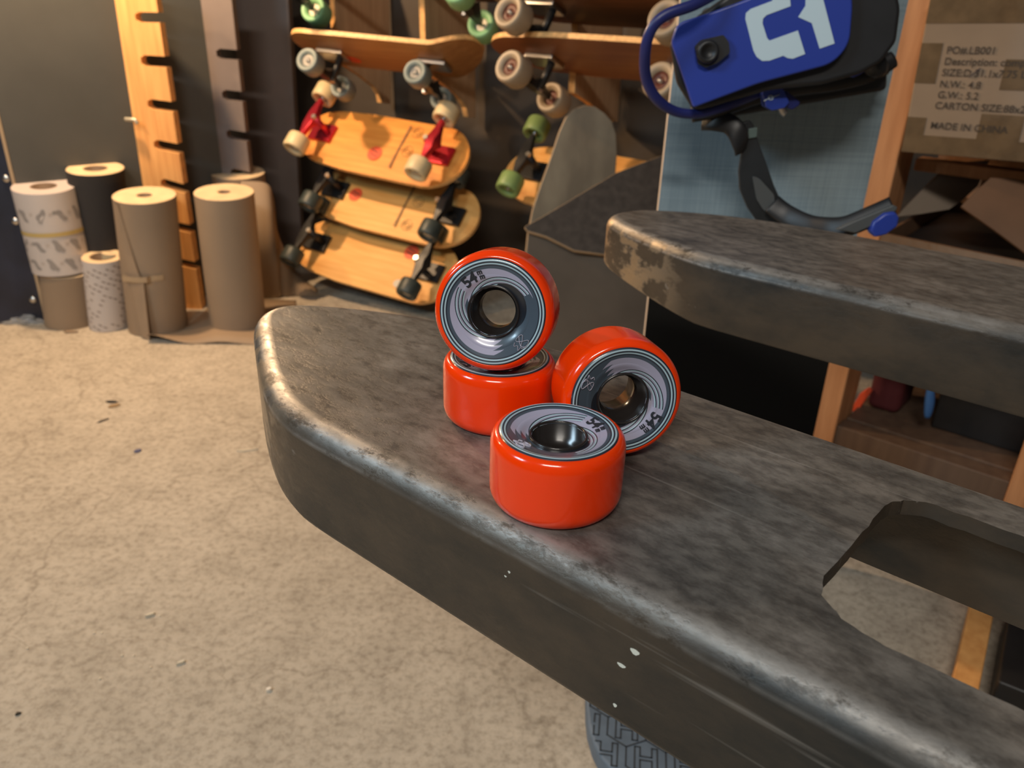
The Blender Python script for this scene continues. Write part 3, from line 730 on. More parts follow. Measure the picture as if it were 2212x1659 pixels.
# crumpled clear wrap
bm = bmesh.new(); bmesh.ops.create_icosphere(bm, subdivisions=3, radius=1); rr = random.Random(2)
for v_ in bm.verts: v_.co *= 1+rr.uniform(-.35, .35); v_.co.z = abs(v_.co.z)*.6
q = atZ(40, 694, 0)
bmesh.ops.transform(bm, matrix=Matrix.Translation(q) @ Matrix.Diagonal((.055, .025, .03, 1)), verts=bm.verts)
me = bpy.data.meshes.new('plastic_wrap'); bm.to_mesh(me); bm.free()
o = link('plastic_wrap', me, None, [mat('clear_film', (.75, .76, .76), .12, trans=.75, spec=.8)]); recenter(o); tag(o, 'crumpled clear plastic wrap on the floor at the foot of the column', 'plastic wrap')

# ------------------------------------------------------------------ notched posts of the skateboard stand
def notched(name, label, Y, outer, notches, m, thick=.03, edge=None):
    """outer: left edge top/bottom px and right edge top/bottom px; notches cut in from the right edge: (y at right, y at inner end, inner x, height px)"""
    (lx0, ly0), (lx1, ly1), (rx0, ry0), (rx1, ry1) = outer
    def rx(y): return rx0 + (rx1-rx0)*(y-ry0)/(ry1-ry0)
    pts = [(lx1, ly1), (lx0, ly0), (rx0, ry0)]
    for yr, dy, d, h in notches:
        pts += [(rx(yr), yr), (rx(yr)-d+8, yr-dy), (rx(yr)-d, yr-dy+h*.25), (rx(yr)-d+2, yr-dy+h*.75), (rx(yr)-d+10, yr-dy+h), (rx(yr+h), yr+h)]
    pts += [(rx1, ry1)]
    P = [atY(x, y, Y) for x, y in pts]
    lo = min(p.z for p in P)
    for p in (P[0], P[-1]): p.z = 0
    o = plate(name, P, (0, thick, 0), [m, edge or m], None, edge=True); 
    recenter(o); return tag(o, label, 'post', 'notched posts of the skateboard stand')
n1 = [(27, 1, 50, 22), (122, 3, 52, 24), (220, 6, 52, 22), (311, 9, 52, 21), (398, 12, 50, 20), (486, 10, 50, 18), (566, 9, 48, 16)]
notched('notched_post', 'bright lit wooden post with slots in its right edge, next to the dark wall panel', 2.06, ((243, -30), (345, 640), (333, -30), (432, 640)), n1, pine, .03, plyedge)
n2 = [(108, 3, 45, 22), (198, 4, 42, 22), (286, 6, 42, 20), (372, 8, 42, 18)]
notched('notched_post', 'shaded brown slotted post behind the tall kraft rolls', 2.22, ((415, -30), (480, 640), (497, -30), (568, 640)), n2, greypost, .03)  # this post's shade is put into its grey colour
gp = [atY(x, y, 2.5) for x, y in ((495, -40), (620, -40), (660, 640), (560, 640))]
for p in (gp[2], gp[3]): p.z = 0
o = plate('wall_panel', gp, (0, .04, 0), greypost); recenter(o); tag(o, 'dark greyish brown upright panel between slotted post and board rack', 'panel')
# small metal hook on the first post
hk = atY(283, 258, 2.045)
hk_o = sweep('metal_hook', [hk+Vector((-.014, 0, 0)), hk+Vector((0, -.003, 0)), hk+Vector((.012, -.004, -.001)), hk+Vector((.016, -.004, -.010))], mat('pale_metal', (.5, .46, .36), .4, .6), None, .005, k=4)
recenter(hk_o); tag(hk_o, 'small pale metal clip on the left edge of the lit slotted post', 'clip')

# ------------------------------------------------------------------ skateboards
def build_board(name, label, L=.54, W=.188, wb=.39, mats=(bamboo, deckedge, grip), truckm=blackm, wheelm=darkw, corem_=whitep, wr=.031, ww=.045, axle=.085, kick=.10, nose=.05, nosecut=0, stickers=(), group=None, trucks=True, basem=None, taper=.35, riser=.0, drop=0.0):
    root = thing(name, label, 'skateboard', (0, 0, 0), group)
    nx, ny = 44, 10; T = .011; v = []; f = []; mi = []
    def hw(x):
        t = abs(x)/(L/2); e = 1 - max(0, (t-.62)/.38)**2.3
        s = W/2*(max(e, 0)**.5)
        if x < 0: s *= 1 - taper*.5*max(0, (t-.3)/.7)
        return max(s, .004)
    def zz(x, y):
        z = .006*(2*abs(y)/W)**2
        if x > wb/2+.02: z += kick*((x-wb/2-.02)/(.12))**1.4*.35
        if x < -wb/2-.02: z += nose*((-x-wb/2-.02)/(.12))**1.4*.35
        return z
    xs = [-L/2 + L*(.5-.5*math.cos(PI*i/(nx-1))) for i in range(nx)]
    for lay in (0, 1):
        for x in xs:
            for j in range(ny):
                y = hw(x)*(2*j/(ny-1)-1); v.append((x, y, zz(x, y)+lay*T))
    n = nx*ny
    for i in range(nx-1):
        for j in range(ny-1):
            a = i*ny+j; f.append((a, a+1, a+ny+1, a+ny)); mi.append(0); f.append((n+a, n+a+ny, n+a+ny+1, n+a+1)); mi.append(2)
        for j in (0, ny-1):
            a = i*ny+j; q = (a, a+ny, n+a+ny, n+a); f.append(q if j == 0 else q[::-1]); mi.append(1)
    for i in (0, nx-1):
        for j in range(ny-1):
            a = i*ny+j; q = (a, n+a, n+a+1, a+1); f.append(q if i == 0 else q[::-1]); mi.append(1)
    deck = mk('deck', v, f, list(mats), root, False, True, mi)
    for p in deck.data.polygons: p.use_smooth = p.material_index != 1
    es = deck.modifiers.new('e', 'EDGE_SPLIT'); es.split_angle = math.radians(40)
    for st in stickers:
        kind, x, y, s = st; zb = zz(x, abs(y)*.8)-.0016
        if kind == 'dot':
            o = mk('round_sticker', [(x+s*math.cos(a), y+s*math.sin(a), zb) for a in [2*PI*k/32 for k in range(32)]], [tuple(range(32))[::-1]], redst, deck, local=True)
            for dy in (-.25, .25):
                mk('sticker_line', [(x-s*.6, y+s*dy+s*.3*-.6-s*.07, zb-.0004), (x+s*.6, y+s*dy+s*.3*.6-s*.07, zb-.0004), (x+s*.6, y+s*dy+s*.3*.6+s*.07, zb-.0004), (x-s*.6, y+s*dy-s*.3*.6+s*.07, zb-.0004)], [(3, 2, 1, 0)], ink, o, local=True)
        elif kind == 'ring':
            pts = [(x+s*math.cos(a), y+s*math.sin(a), zb) for a in [2*PI*k/24 for k in range(24)]]
            o = sweep('stamp', pts, mat('brown_stamp', (.12, .06, .03), .6), deck, .0012, .0003, side=(0, 0, 1), k=1, seg=4, closed=True, local=True)
            sweep('stamp', [(x-s*.6, y, zb), (x, y+s*.5, zb), (x+s*.6, y, zb), (x, y-s*.5, zb)], MATS['brown_stamp'], deck, .0015, .0003, side=(0, 0, 1), k=2, seg=4, closed=True, local=True)
        elif kind == 'line':
            vv = []; ff = []; r_ = random.Random(int(x*1000))
            yy = -W/2+.02
            while yy < W/2-.03:
                l_ = r_.uniform(.003, .006); k = len(vv); vv += [(x-.0035, yy, zb), (x+.0035, yy, zb), (x+.0035, yy+l_, zb), (x-.0035, yy+l_, zb)]; ff.append((k, k+3, k+2, k+1)); yy += l_+.0018
            mk('stamped_line', vv, ff, mat('brown_stamp', (.12, .06, .03), .6), deck, local=True)
        elif kind == 'patch':
            mk('pale_sticker', [(x+s*math.cos(a), y+s*.7*math.sin(a), zb) for a in [2*PI*k/20 for k in range(20)]], [tuple(range(20))[::-1]], mat('pale_sticker', (.55, .48, .38), .5), deck, local=True)
    if trucks:
        for sx in (-1, 1):
            x0 = sx*wb/2; zt = -.062-riser
            tr = boxm('truck', (x0-.038, -.027, -.010-riser), (.076, 0, 0), (0, .054, 0), (0, 0, .010+riser), basem or truckm, root, .002, local=True)
            # hanger: pivot arm and tapering wings
            q = -sx
            v = []; sec = [(-1, -.006), (-.8, -.008), (-.35, -.012), (0, -.020), (.35, -.012), (.8, -.008), (1, -.006)]
            P = []
            for s, hh in sec:
                y = s*(axle-ww*.5); hx = .008+(.016 if abs(s) < .5 else 0)*(1-abs(s)*1.5 if abs(s) < .5 else 1)
                P.append([(x0-q*.004-hx, y, zt+.007), (x0-q*.004+hx, y, zt+.007), (x0-q*.004+hx*.8, y, zt-.008+.0), (x0-q*.004-hx*.8, y, zt-.008)])
                if abs(s) < .3: P[-1] = [(x0-q*.02, y, zt+.022), (x0+.02*1, y, zt+.022), (x0+.014, y, zt-.011), (x0-.014, y, zt-.011)]
            vv = [p for r_ in P for p in r_]; ff = [(4*i+a, 4*i+(a+1) % 4, 4*i+4+(a+1) % 4, 4*i+4+a) for i in range(len(P)-1) for a in range(4)] + [(0, 1, 2, 3)[::-1], tuple(range(4*len(P)-4, 4*len(P)))]
            hg = mk('hanger', vv, ff, truckm, tr, False, True); bev(hg, .002, 2, 30)
            sweep('kingpin', [(x0+q*.022, 0, -.008-riser), (x0+q*.012, 0, zt-.006)], truckm if truckm is redm else blackm, tr, .009, k=1, seg=12, local=True)
            lathe('kingpin_nut', [(0, .006), (.007, .006), (.008, 0), (.008, -.004)], chrome, tr, 6, M=frame((1, 0, 0), (0, -1, 0), (0, 0, -1), (x0+q*.012, 0, zt-.008)), smooth=False)
            for sy in (-1, 1):
                Mw = frame((1, 0, 0), (0, 0, -sy), (0, sy, 0), (x0-q*.004, sy*axle, zt))
                b = wr; h = ww/2
                pr = [(b*.50, h*.62), (b*.60, h*.84), (b*.86, h), (b*.95, h*.90), (b, h*.70), (b, -h*.70), (b*.95, -h*.92), (b*.84, -h), (b*.5, -h*.7), (b*.50, -h*.5)]
                wo = lathe('wheel', pr, wheelm, tr, 40, closed=True, M=Mw)
                lathe('wheel_core', [(.0045, h*.50), (b*.30, h*.50), (b*.50, h*.64), (b*.50, -h*.5), (.0045, -h*.45)], corem_, tr, 32, closed=True, M=Mw)
                sweep('axle', [Mw @ Vector((0, 0, -h)), Mw @ Vector((0, 0, h*.75))], chrome, tr, .0042, k=1, seg=12, local=True)
    return root
def pose(root, ctr, X, bottom):
    """X = direction nose->tail, bottom = direction the underside faces"""
    root.matrix_world = frame_xz(X, -Vector(bottom), ctr)
def axes(rx, u, a, b, s_, q_):
    """board axes from how its length a and width b run across the view, with their depth components"""
    X = camv(a[0]+rx*s_, a[1]+u*s_, s_); Y = camv(b[0]+rx*q_, b[1]+u*q_, q_); n = X.cross(Y)
    return X, n
XS, nS = axes(-.15, .30, (.857, -.165), (.42, .79), -.42, .25)
BN = nS if nS.dot(F_) < 0 else -nS
cst = [('dot', .0, .030, .022), ('line', .066, 0, 0), ('ring', .095, -.058, .016), ('ring', .095, .006, .016)]
b1 = build_board('cruiser_skateboard', 'upper cruiser of the three hanging bamboo boards, with red trucks and cream wheels', mats=(bamboo, deckedge, grip), truckm=redm, wheelm=cream, stickers=cst, group='bamboo cruisers hanging under the rack')
pose(b1, atY(820, 312, 2.22), XS, BN)
b2 = build_board('cruiser_skateboard', 'middle of the three hanging bamboo boards, black trucks, red dot at its left', mats=(bamboo2, deckedge, grip), wheelm=darkw, wr=.029, stickers=[('dot', -.125, .0, .021), ('line', .045, 0, 0), ('ring', .080, -.02, .016), ('ring', .080, .055, .016)], group='bamboo cruisers hanging under the rack')
pose(b2, atY(846, 438, 2.20), XS, BN)
b3 = build_board('cruiser_skateboard', 'lowest of the three hanging bamboo boards, dark wheels, close above the floor', mats=(bamboo2, deckedge, grip), wheelm=darkw, wr=.029, stickers=[('dot', .11, -.045, .022), ('patch', .12, .055, .018)], group='bamboo cruisers hanging under the rack')
pose(b3, atY(804, 556, 2.16), XS, BN)
b9 = build_board('cruiser_skateboard', 'bamboo board with olive green wheels half hidden behind the grey deck', mats=(bamboo2, deckedge, grip), wheelm=greenw, corem_=greenw, group=None)
pose(b9, atY(1300, 400, 1.98), XS, BN)
# boards slotted into the plywood brackets, seen from the edge
XA, nA_ = axes(-.16, .42, (.88, -.09), (.42, -.42), -.275, .93); BA = nA_ if nA_.z < 0 else -nA_
XB, nB_ = axes(.14, .39, (.9, -.08), (.44, -.42), -.57, .85); BB = nB_ if nB_.z < 0 else -nB_
b5 = build_board('kicktail_skateboard', 'amber kicktail board resting edge-on in the left brackets, above the bamboo boards', L=.52, W=.20, wb=.29, mats=(deckA, deckedge, grip), wheelm=bluegrey, basem=chrome, corem_=mat('grey_core', (.3, .28, .25), .4), kick=.22, taper=.1, stickers=[('dot', -.10, .03, .018)], wr=.030)
pose(b5, atY(828, 126, 2.20), XA, BA)
b6 = build_board('longboard', 'purple brown board in the top slots, with mint green wheels at its tail', L=.66, W=.20, wb=.46, mats=(deckpurple, deckedge, grip), wheelm=mint, corem_=whitep, wr=.034, ww=.05)
pose(b6, atY(838, -48, 2.16), XA, BA)
b8 = build_board('longboard', 'red brown board edge-on in the right bracket, cream wheels with red cores', L=.63, W=.20, wb=.35, mats=(deckbrown, deckedge, grip), wheelm=beige, basem=chrome, corem_=redcore, wr=.035, ww=.05, kick=.02, nose=.02)
pose(b8, atY(1322, 138, 1.80), XB, BB)
b7 = build_board('longboard', 'topmost red brown board at the right, beige wheels with pale rims', L=.63, W=.20, wb=.35, mats=(deckbrown, deckedge, grip), wheelm=beige, basem=chrome, corem_=redcore, wr=.035, ww=.05, kick=.02, nose=.02)
pose(b7, atY(1330, 18, 1.78), XB, BB)

# plywood brackets that carry the boards
nF = A   # the bracket's flat side faces along the rack
def fin(off, pxpts, label):
    P0 = P1 + A*off
    pts = [atP(x, y, P0, A) for x, y in pxpts]
    o = plate('rack_bracket', pts, A*.016, [ply, plyedge], None, edge=True)
    recenter(o); return tag(o, label, 'bracket', 'plywood brackets of the board rack')
fin(0, [(709, -60), (715, 60), (752, 84), (808, 112), (812, 122), (750, 100), (717, 92), (722, 131), (770, 163), (800, 186), (812, 204), (815, 221), (834, 224), (832, 30), (830, -60)], 'left plywood bracket of the rack, under the amber kicktail board')
fin(.315, [(903, -60), (908, 92), (945, 112), (1000, 150), (1000, 160), (940, 126), (909, 112), (913, 155), (950, 182), (985, 213), (997, 232), (1001, 252), (1017, 254), (1016, 28), (1015, -60)], 'middle plywood bracket of the rack, right of the blue grey wheel')
fin(.75, [(1233, 12), (1235, 112), (1290, 132), (1330, 160), (1326, 170), (1270, 148), (1230, 140), (1228, 200), (1262, 222), (1290, 250), (1316, 262), (1322, 262), (1334, 10), (1333, -60), (1255, -60)], 'right plywood bracket of the rack, above the grey deck')

# ------------------------------------------------------------------ grey deck and the dark bench in front of the rack
smoked = mat('worn_grey_deck', (.19, .155, .11), .4, col2=(.32, .27, .19), vscale=14, stretch=(1, 1, .4), contrast=(.4, .72))
Yg = 1.84
ga = [(1140, 505), (1150, 455), (1168, 400), (1190, 340), (1208, 285), (1222, 254), (1240, 236), (1262, 227), (1285, 230), (1306, 244), (1322, 262), (1331, 290), (1333, 330), (1330, 375), (1322, 440), (1312, 560), (1290, 640), (1126, 640)]
P = [atP(x, y, (0, Yg, .3), Vector((.15, -1, .18)).normalized()) for x, y in ga]
o = plate('skate_deck', P, Vector((-.0015, .010, -.002)), [smoked, tanedge], None, edge=True); bev(o, .002, 2)
recenter(o); tag(o, 'worn grey bare deck standing on end, leaning behind the dark bench', 'skateboard deck')
benchtop = mat('dark_bench_top', (.040, .034, .030), .8, var=.25, vscale=60)
benchside = mat('grey_brown_board', (.105, .085, .066), .6, var=.12, vscale=10)
ramp = thing('kicker_ramp', 'dark-topped kicker ramp with a grey brown side, behind the tip of the far fork', 'ramp', (.17, 1.66, 0))
tn = Vector((.05, -.80, .60)).normalized(); tpnt = atY(1135, 492, 1.64)
def TP(x, y): return atP(x, y, tpnt, tn)
plate('riding_surface', [TP(x, y) for x, y in ((1133, 489), (1180, 463), (1255, 418), (1330, 373), (1425, 337), (1560, 300), (1600, 420), (1560, 560), (1420, 556), (1300, 549), (1240, 541), (1180, 511), (1140, 499))], -tn*.012, [benchtop, tanedge], ramp, .002, edge=True)
sn = Vector((-.12, -1, 0)).normalized(); sp0 = atY(1140, 505, 1.655)
sd_ = [atP(x, y, sp0, sn) for x, y in ((1141, 503), (1180, 514), (1240, 546), (1300, 554), (1420, 562))]
lo_ = [Vector((p.x, p.y, 0)) for p in (sd_[-1], sd_[0])]
plate('ramp_side', sd_ + lo_, -sn*.012, benchside, ramp, .001)
# ------------------------------------------------------------------ wooden stock rack at the right (runs parallel to the forks)
rackP = 1.39
def onF(px, py, p=rackP): return atP(px, py, SP(0, p, 0), DQ)
q_ = onF(1868, 422); s1 = q_.dot(DS)
rack = thing('stock_rack', 'wooden stud rack holding the cartons at the right', 'rack', SP(s1, rackP, 0))
X_ = -DS
boxm('rack_post', SP(s1, rackP, 0), X_*.038, DQ*.089, Z*2.2, studwood, rack, .002)
boxm('rack_post', SP(s1-.03, rackP+.55, 0), X_*.038, DQ*.089, Z*2.2, studwood, rack, .002)
q2_ = onF(2174, 1063); s2 = q2_.dot(DS)
boxm('rack_post', SP(s2, rackP, 0), X_*.038, DQ*.089, Z*.45, studwood, rack, .002)
boxm('rack_post', SP(s1-1.05, rackP, 0), X_*.038, DQ*.089, Z*2.2, studwood, rack, .002)
boxm('rack_rail', SP(s1-.038, rackP+.004, .02), X_*(s1-s2-.038), DQ*.038, Z*.075, pineshade, rack, .002)  # rail and shelf below: snowboard's shadow put into the dark wood colour
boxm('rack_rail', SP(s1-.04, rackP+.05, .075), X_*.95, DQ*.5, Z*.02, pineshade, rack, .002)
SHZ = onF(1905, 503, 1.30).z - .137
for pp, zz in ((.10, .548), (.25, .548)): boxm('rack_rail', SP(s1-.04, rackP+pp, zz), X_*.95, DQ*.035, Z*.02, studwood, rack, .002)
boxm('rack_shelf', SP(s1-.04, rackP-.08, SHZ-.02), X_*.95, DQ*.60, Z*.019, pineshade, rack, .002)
# the labelled carton
bl = onF(1945, 328, 1.36)
rt = Matrix.Rotation(math.radians(-2.2), 4, DQ)
bx, bz = rt @ X_, rt @ Z
cl_, ch_, cd_ = .88, .215, .42
cart = thing('carton', 'taped brown carton with black shipping text, high on the right rack', 'box', bl + bx*.4)
bo = boxm('carton_body', bl, bx*cl_, DQ*cd_, bz*ch_, cardb, cart, .003)
def tp(x0, x1, y0, y1, nm='packing_tape', m=tape, h=.0006):
    return boxm(nm, bl + bx*x0 + bz*y0 - DQ*h, bx*(x1-x0), DQ*h, bz*(y1-y0), m, cart)
tp(.001, cl_-.001, ch_-.034, ch_-.001); tp(.001, cl_-.001, .001, .027); tp(.001, .030, .100, .155); tp(.001, .028, .027, .052); tp(.10, .155, .027, .062); tp(.115, .19, .095, .135); tp(.145, .20, .13, ch_-.034)
mkp = lambda px, py: onF(px, py, 1.36) - DQ*.0011
def btext(px, py, body, size):
    M_ = frame(bx, bz, bx.cross(bz), mkp(px, py)); return text_part('carton_text', body, size, M_, ink, cart, align='LEFT', extr=.0001, bold=.0001, sp=1.0)
for px, py, t_, sz in ((2045, 109, 'PO#.LB001', .0138), (2040, 133, 'Description: complete', .0138), (2035, 157, 'SIZE:D 31.1x7.75 LB', .0138), (2030, 182, 'N.W.: 4.8', .0138), (2026, 205, 'G.W.: 5.2', .0138), (2020, 228, 'CARTON SIZE:88x21.5', .0138), (2010, 271, 'MADE IN CHINA', .0138)):
    btext(px, py, t_, sz)
sweep('pen_mark', [mkp(2094, 167), mkp(2104, 158), mkp(2118, 147)], mat('blue_pen', (.03, .03, .10), .5), cart, .0022, .0004, side=DQ, k=3, seg=6)
film = mat('shiny_film', (.19, .13, .09), .12, spec=.8, bump=.9, bscale=60)
# open lower carton with its flaps up
lb = onF(1905, 503, 1.30); w2 = .62
low = thing('open_carton', 'dark open carton with raised flaps beneath the labelled carton', 'box', Vector((lb.x+.2, lb.y, lb.z-.137)))
r2t = Matrix.Rotation(math.radians(1.2), 4, DQ); ux = r2t @ X_
for nm, o_, a_, b_ in (('carton_side', lb, ux*w2, DQ*.005), ('carton_side', lb+DQ*.40, ux*w2, DQ*.005), ('carton_side', lb, ux*.005, DQ*.40), ('carton_side', lb+ux*w2, ux*.005, DQ*.40)):
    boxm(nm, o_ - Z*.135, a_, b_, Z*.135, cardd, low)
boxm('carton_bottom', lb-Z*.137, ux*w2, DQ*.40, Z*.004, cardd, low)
boxm('contents', lb-Z*.03+ux*.01+DQ*.01, ux*(w2-.02), DQ*.38, Z*.006, black, low)
boxm('packing_tape', lb-Z*.030-DQ*.001, ux*w2, DQ*.001, Z*.0295, film, low)
def flap(name, px, p0, m, back=(0, .004, 0), tilt=(.1, -1, .35)):
    n = Vector(tilt).normalized(); P = [atP(x, y, p0, n) for x, y in px]; return plate(name, P, -n*.004, m, low)
flap('carton_flap', [(1938, 468), (1952, 452), (2010, 392), (2052, 352), (2138, 346), (2112, 402), (2080, 432), (2050, 452), (1990, 462)], lb+DQ*.14+Z*.03, cardb, tilt=(.25, -.8, .55))
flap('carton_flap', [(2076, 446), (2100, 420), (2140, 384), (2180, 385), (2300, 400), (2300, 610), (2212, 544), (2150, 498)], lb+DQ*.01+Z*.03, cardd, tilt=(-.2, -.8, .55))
boxm('crate', SP(s1-.17, rackP+.12, .095), X_*.42, DQ*.3, Z*.24, black, None)
o = bpy.data.objects['crate']; recenter(o); bev(o, .004); tag(o, 'black crate on the lower shelf of the rack, seen between the two forks', 'crate')
# small things on the rack's lower shelf, glimpsed between the forks
def atp(px, py, p): return atP(px, py, SP(0, p, 0), DQ)
o = sweep('blue_handle', [atp(2010, 835, 1.46), atp(2008, 868, 1.46), atp(2003, 902, 1.46)], mat('bright_blue_plastic', (.05, .16, .42), .4), None, .0065, .005, k=4, radii=lambda t: .35+1.0*math.sin(PI*min(max(t, .05), .95))**.5); recenter(o); tag(o, 'bright blue handle standing in the dark between the two forks', 'handle')  # a blue handle, drawn as a bulging swept shape
o = plate('red_strap', [atp(x, y, 1.50) for x, y in ((1836, 888), (1846, 870), (1858, 850), (1876, 838), (1882, 846), (1868, 866), (1850, 892))], DQ*.01, redst); bev(o, .002); recenter(o); tag(o, 'bright red slanted strap on the lower shelf beside the rack post', 'strap')
o = plate('wooden_grip', [atp(x, y, 1.52) for x, y in ((1888, 790), (1934, 800), (1938, 826), (1922, 848), (1920, 872), (1926, 886), (1916, 894), (1902, 884), (1898, 866), (1902, 840), (1892, 824))], DQ*.02, mat('tan_wood', (.50, .27, .10), .6)); bev(o, .004); recenter(o); tag(o, 'tan wooden grip with a narrow neck on the lower shelf', 'grip')
o = boxm('dark_red_bag', SP(s1-.050, rackP+.12, .095), X_*.06, DQ*.10, Z*.12, mat('dark_red_fabric', (.09, .012, .015), .8, bump=.5)); bev(o, .015, 4); recenter(o); tag(o, 'dark red bag on the lower shelf between rack post and black crate', 'bag')
# wooden runner on the floor seen through the fork's opening
fa, fb = atZ(2112, 1240, .03), atZ(2050, 1500, .03); d_ = (fb-fa).normalized(); sd = Vector((-d_.y, d_.x, 0))
sd = sd if sd.x > 0 else -sd
o = boxm('floor_batten', Vector((fa.x, fa.y, 0)), (fb-fa), sd*.03, Z*.03, pine, None); bev(o, .002); recenter(o); tag(o, 'orange wooden batten on the floor seen through the opening of the near fork', 'batten')
db = atZ(2150, 1375, 0)
o = boxm('floor_case', Vector((fa.x, fa.y, 0)) + sd*.045 + d_*.09, d_*.16, sd*.18, Z*.05, black, None); bev(o, .004); recenter(o); tag(o, 'low black case on the floor beside the wooden batten', 'case')

# ------------------------------------------------------------------ snowboard with its binding
SY = 1.05
def weave():
    m = mat('blue_grey_weave', (.085, .145, .20), .35, spec=.4, coat=.2); N, L = nodes(m); b = N['Principled BSDF']
    tc = N.new('ShaderNodeTexCoord'); outs = []
    for sc in ((5, 1, 420), (420, 1, 5)):
        mp = N.new('ShaderNodeMapping'); mp.inputs['Scale'].default_value = sc; L.new(tc.outputs['Object'], mp.inputs['Vector'])
        n = N.new('ShaderNodeTexNoise'); n.inputs['Scale'].default_value = 1.6; n.inputs['Detail'].default_value = 3; L.new(mp.outputs[0], n.inputs['Vector']); outs.append(n.outputs['Fac'])
    big = N.new('ShaderNodeMapping'); big.inputs['Scale'].default_value = (14, 1, .8); L.new(tc.outputs['Object'], big.inputs['Vector'])
    n = N.new('ShaderNodeTexNoise'); n.inputs['Scale'].default_value = 1.5; n.inputs['Detail'].default_value = 2; L.new(big.outputs[0], n.inputs['Vector'])
    a = N.new('ShaderNodeMath'); a.operation = 'ADD'; L.new(outs[0], a.inputs[0]); L.new(outs[1], a.inputs[1])
    a2 = N.new('ShaderNodeMath'); a2.operation = 'ADD'; L.new(a.outputs[0], a2.inputs[0]); L.new(n.outputs['Fac'], a2.inputs[1])
    r = N.new('ShaderNodeMapRange'); r.inputs[1].default_value = 1.1; r.inputs[2].default_value = 1.9; L.new(a2.outputs[0], r.inputs[0])
    mx = N.new('ShaderNodeMix'); mx.data_type = 'RGBA'; L.new(r.outputs[0], mx.inputs[0]); mx.inputs[6].default_value = (.18, .245, .285, 1); mx.inputs[7].default_value = (.29, .37, .41, 1)
    L.new(mx.outputs[2], b.inputs['Base Color']); return m
wv = weave()
sb = thing('snowboard', 'blue grey snowboard standing upright behind the far fork', 'snowboard', (.32, SY, 0))
xl = atY(1421, 460, SY); xr = atY(1862, 460, SY); x0_, x1_ = xl.x, xr.x
zc = atY(1600, 640, SY).z
def outl(z0, z1, n=2): return [Vector((x0_, SY, z0)), Vector((x1_, SY, z0)), Vector((x1_, SY, z1)), Vector((x0_, SY, z1))]
nose = [Vector(((x0_+x1_)/2 + (x1_-x0_)/2*math.cos(a), SY, 1.25 + .14*math.sin(a))) for a in [PI*k/16 for k in range(17)]]
plate('board_body', [Vector((x0_, SY, zc)), Vector((x1_, SY, zc))] + nose, Vector((0, .011, 0)), [wv, mat('white_board_edge', (.62, .52, .42), .5)], sb, edge=True)
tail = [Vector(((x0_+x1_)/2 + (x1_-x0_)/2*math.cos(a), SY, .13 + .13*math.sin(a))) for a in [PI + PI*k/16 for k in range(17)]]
plate('board_tail', [Vector((x1_, SY, zc))[:]] + [Vector((x0_, SY, zc))[:]] + tail, Vector((0, .011, 0)), [mat('matt_black_lower_board', (.008, .007, .006), .7, spec=.15), mat('white_board_edge', (.62, .52, .42), .5)], sb, edge=True)  # lower part of the board coloured plain black
# binding
bd = thing('snowboard_binding', 'blue and black snowboard binding with a pale logo, bolted to the snowboard', 'binding', atY(1660, 200, SY))
HY = .90; hn = Vector((-.10, -1, .06)).normalized(); hp = atY(1650, 110, HY)
def HP(px, py, off=0.0): return atP(px, py, hp - hn*off*-1, hn)
def rpoly(px, rads, k=5):
    P = round_poly([(x, y) for x, y in px], rads, k); return [(p[0], p[1]) for p in P]
hb = rpoly([(1450, 92), (1462, 50), (1540, 25), (1640, -12), (1700, -80), (1832, -80), (1843, 10), (1836, 96), (1800, 138), (1640, 180), (1498, 233)], [12, 20, 10, 30, 20, 20, 20, 30, 30, 20, 6])
bk = rpoly([(1447, 95), (1470, 60), (1700, -100), (1925, -100), (1947, 20), (1938, 90), (1905, 135), (1860, 160), (1780, 182), (1660, 196), (1515, 238), (1497, 236), (1462, 180)], [10]*13)
o = plate('highback_shell', [HP(x, y, -.012) for x, y in bk], -hn*.012, black, bd); bev(o, .005, 4)
o = plate('highback', [HP(x, y) for x, y in hb], -hn*.012, bluem, bd); bev(o, .004, 4)
sc_ = 600/1914.
lg = lambda L_: [(1380+x*sc_, y*sc_) for x, y in L_]
C1 = [(1040, -40), (1046, 42), (880, 104), (856, 128), (852, 160), (884, 262), (900, 280), (1096, 210), (1146, 372), (1060, 405), (1025, 400), (995, 384), (900, 418), (850, 420), (812, 392), (790, 350), (734, 130), (738, 90), (770, 62), (920, 5), (930, -40)]
C2 = [(1150, -40), (1262, -40), (1272, -2), (1350, 300), (1246, 336), (1192, 160), (1098, 118), (1148, 40)]
for c_ in (C1, C2): plate('printed_logo', [HP(x, y, .0006) for x, y in lg(c_)], -hn*.0005, logow, bd)
plate('adjuster_plate', [HP(x, y, .007) for x, y in rpoly([(1501, 100), (1515, 86), (1563, 75), (1575, 92), (1577, 114), (1550, 136), (1525, 146), (1508, 138)], [4]*8)], -hn*.007, black, bd)
bev(bd.children[-1], .002)
kc = HP(1528, 112, .007)
lathe('adjuster_knob', [(0, .004), (.006, .004), (.007, .006), (.010, .006), (.0115, .004), (.012, 0)], black, bd, 40, M=frame_xz((1, 0, 0), hn, kc), local=False)
def BY(px, py, Y): return atY(px, py, Y)
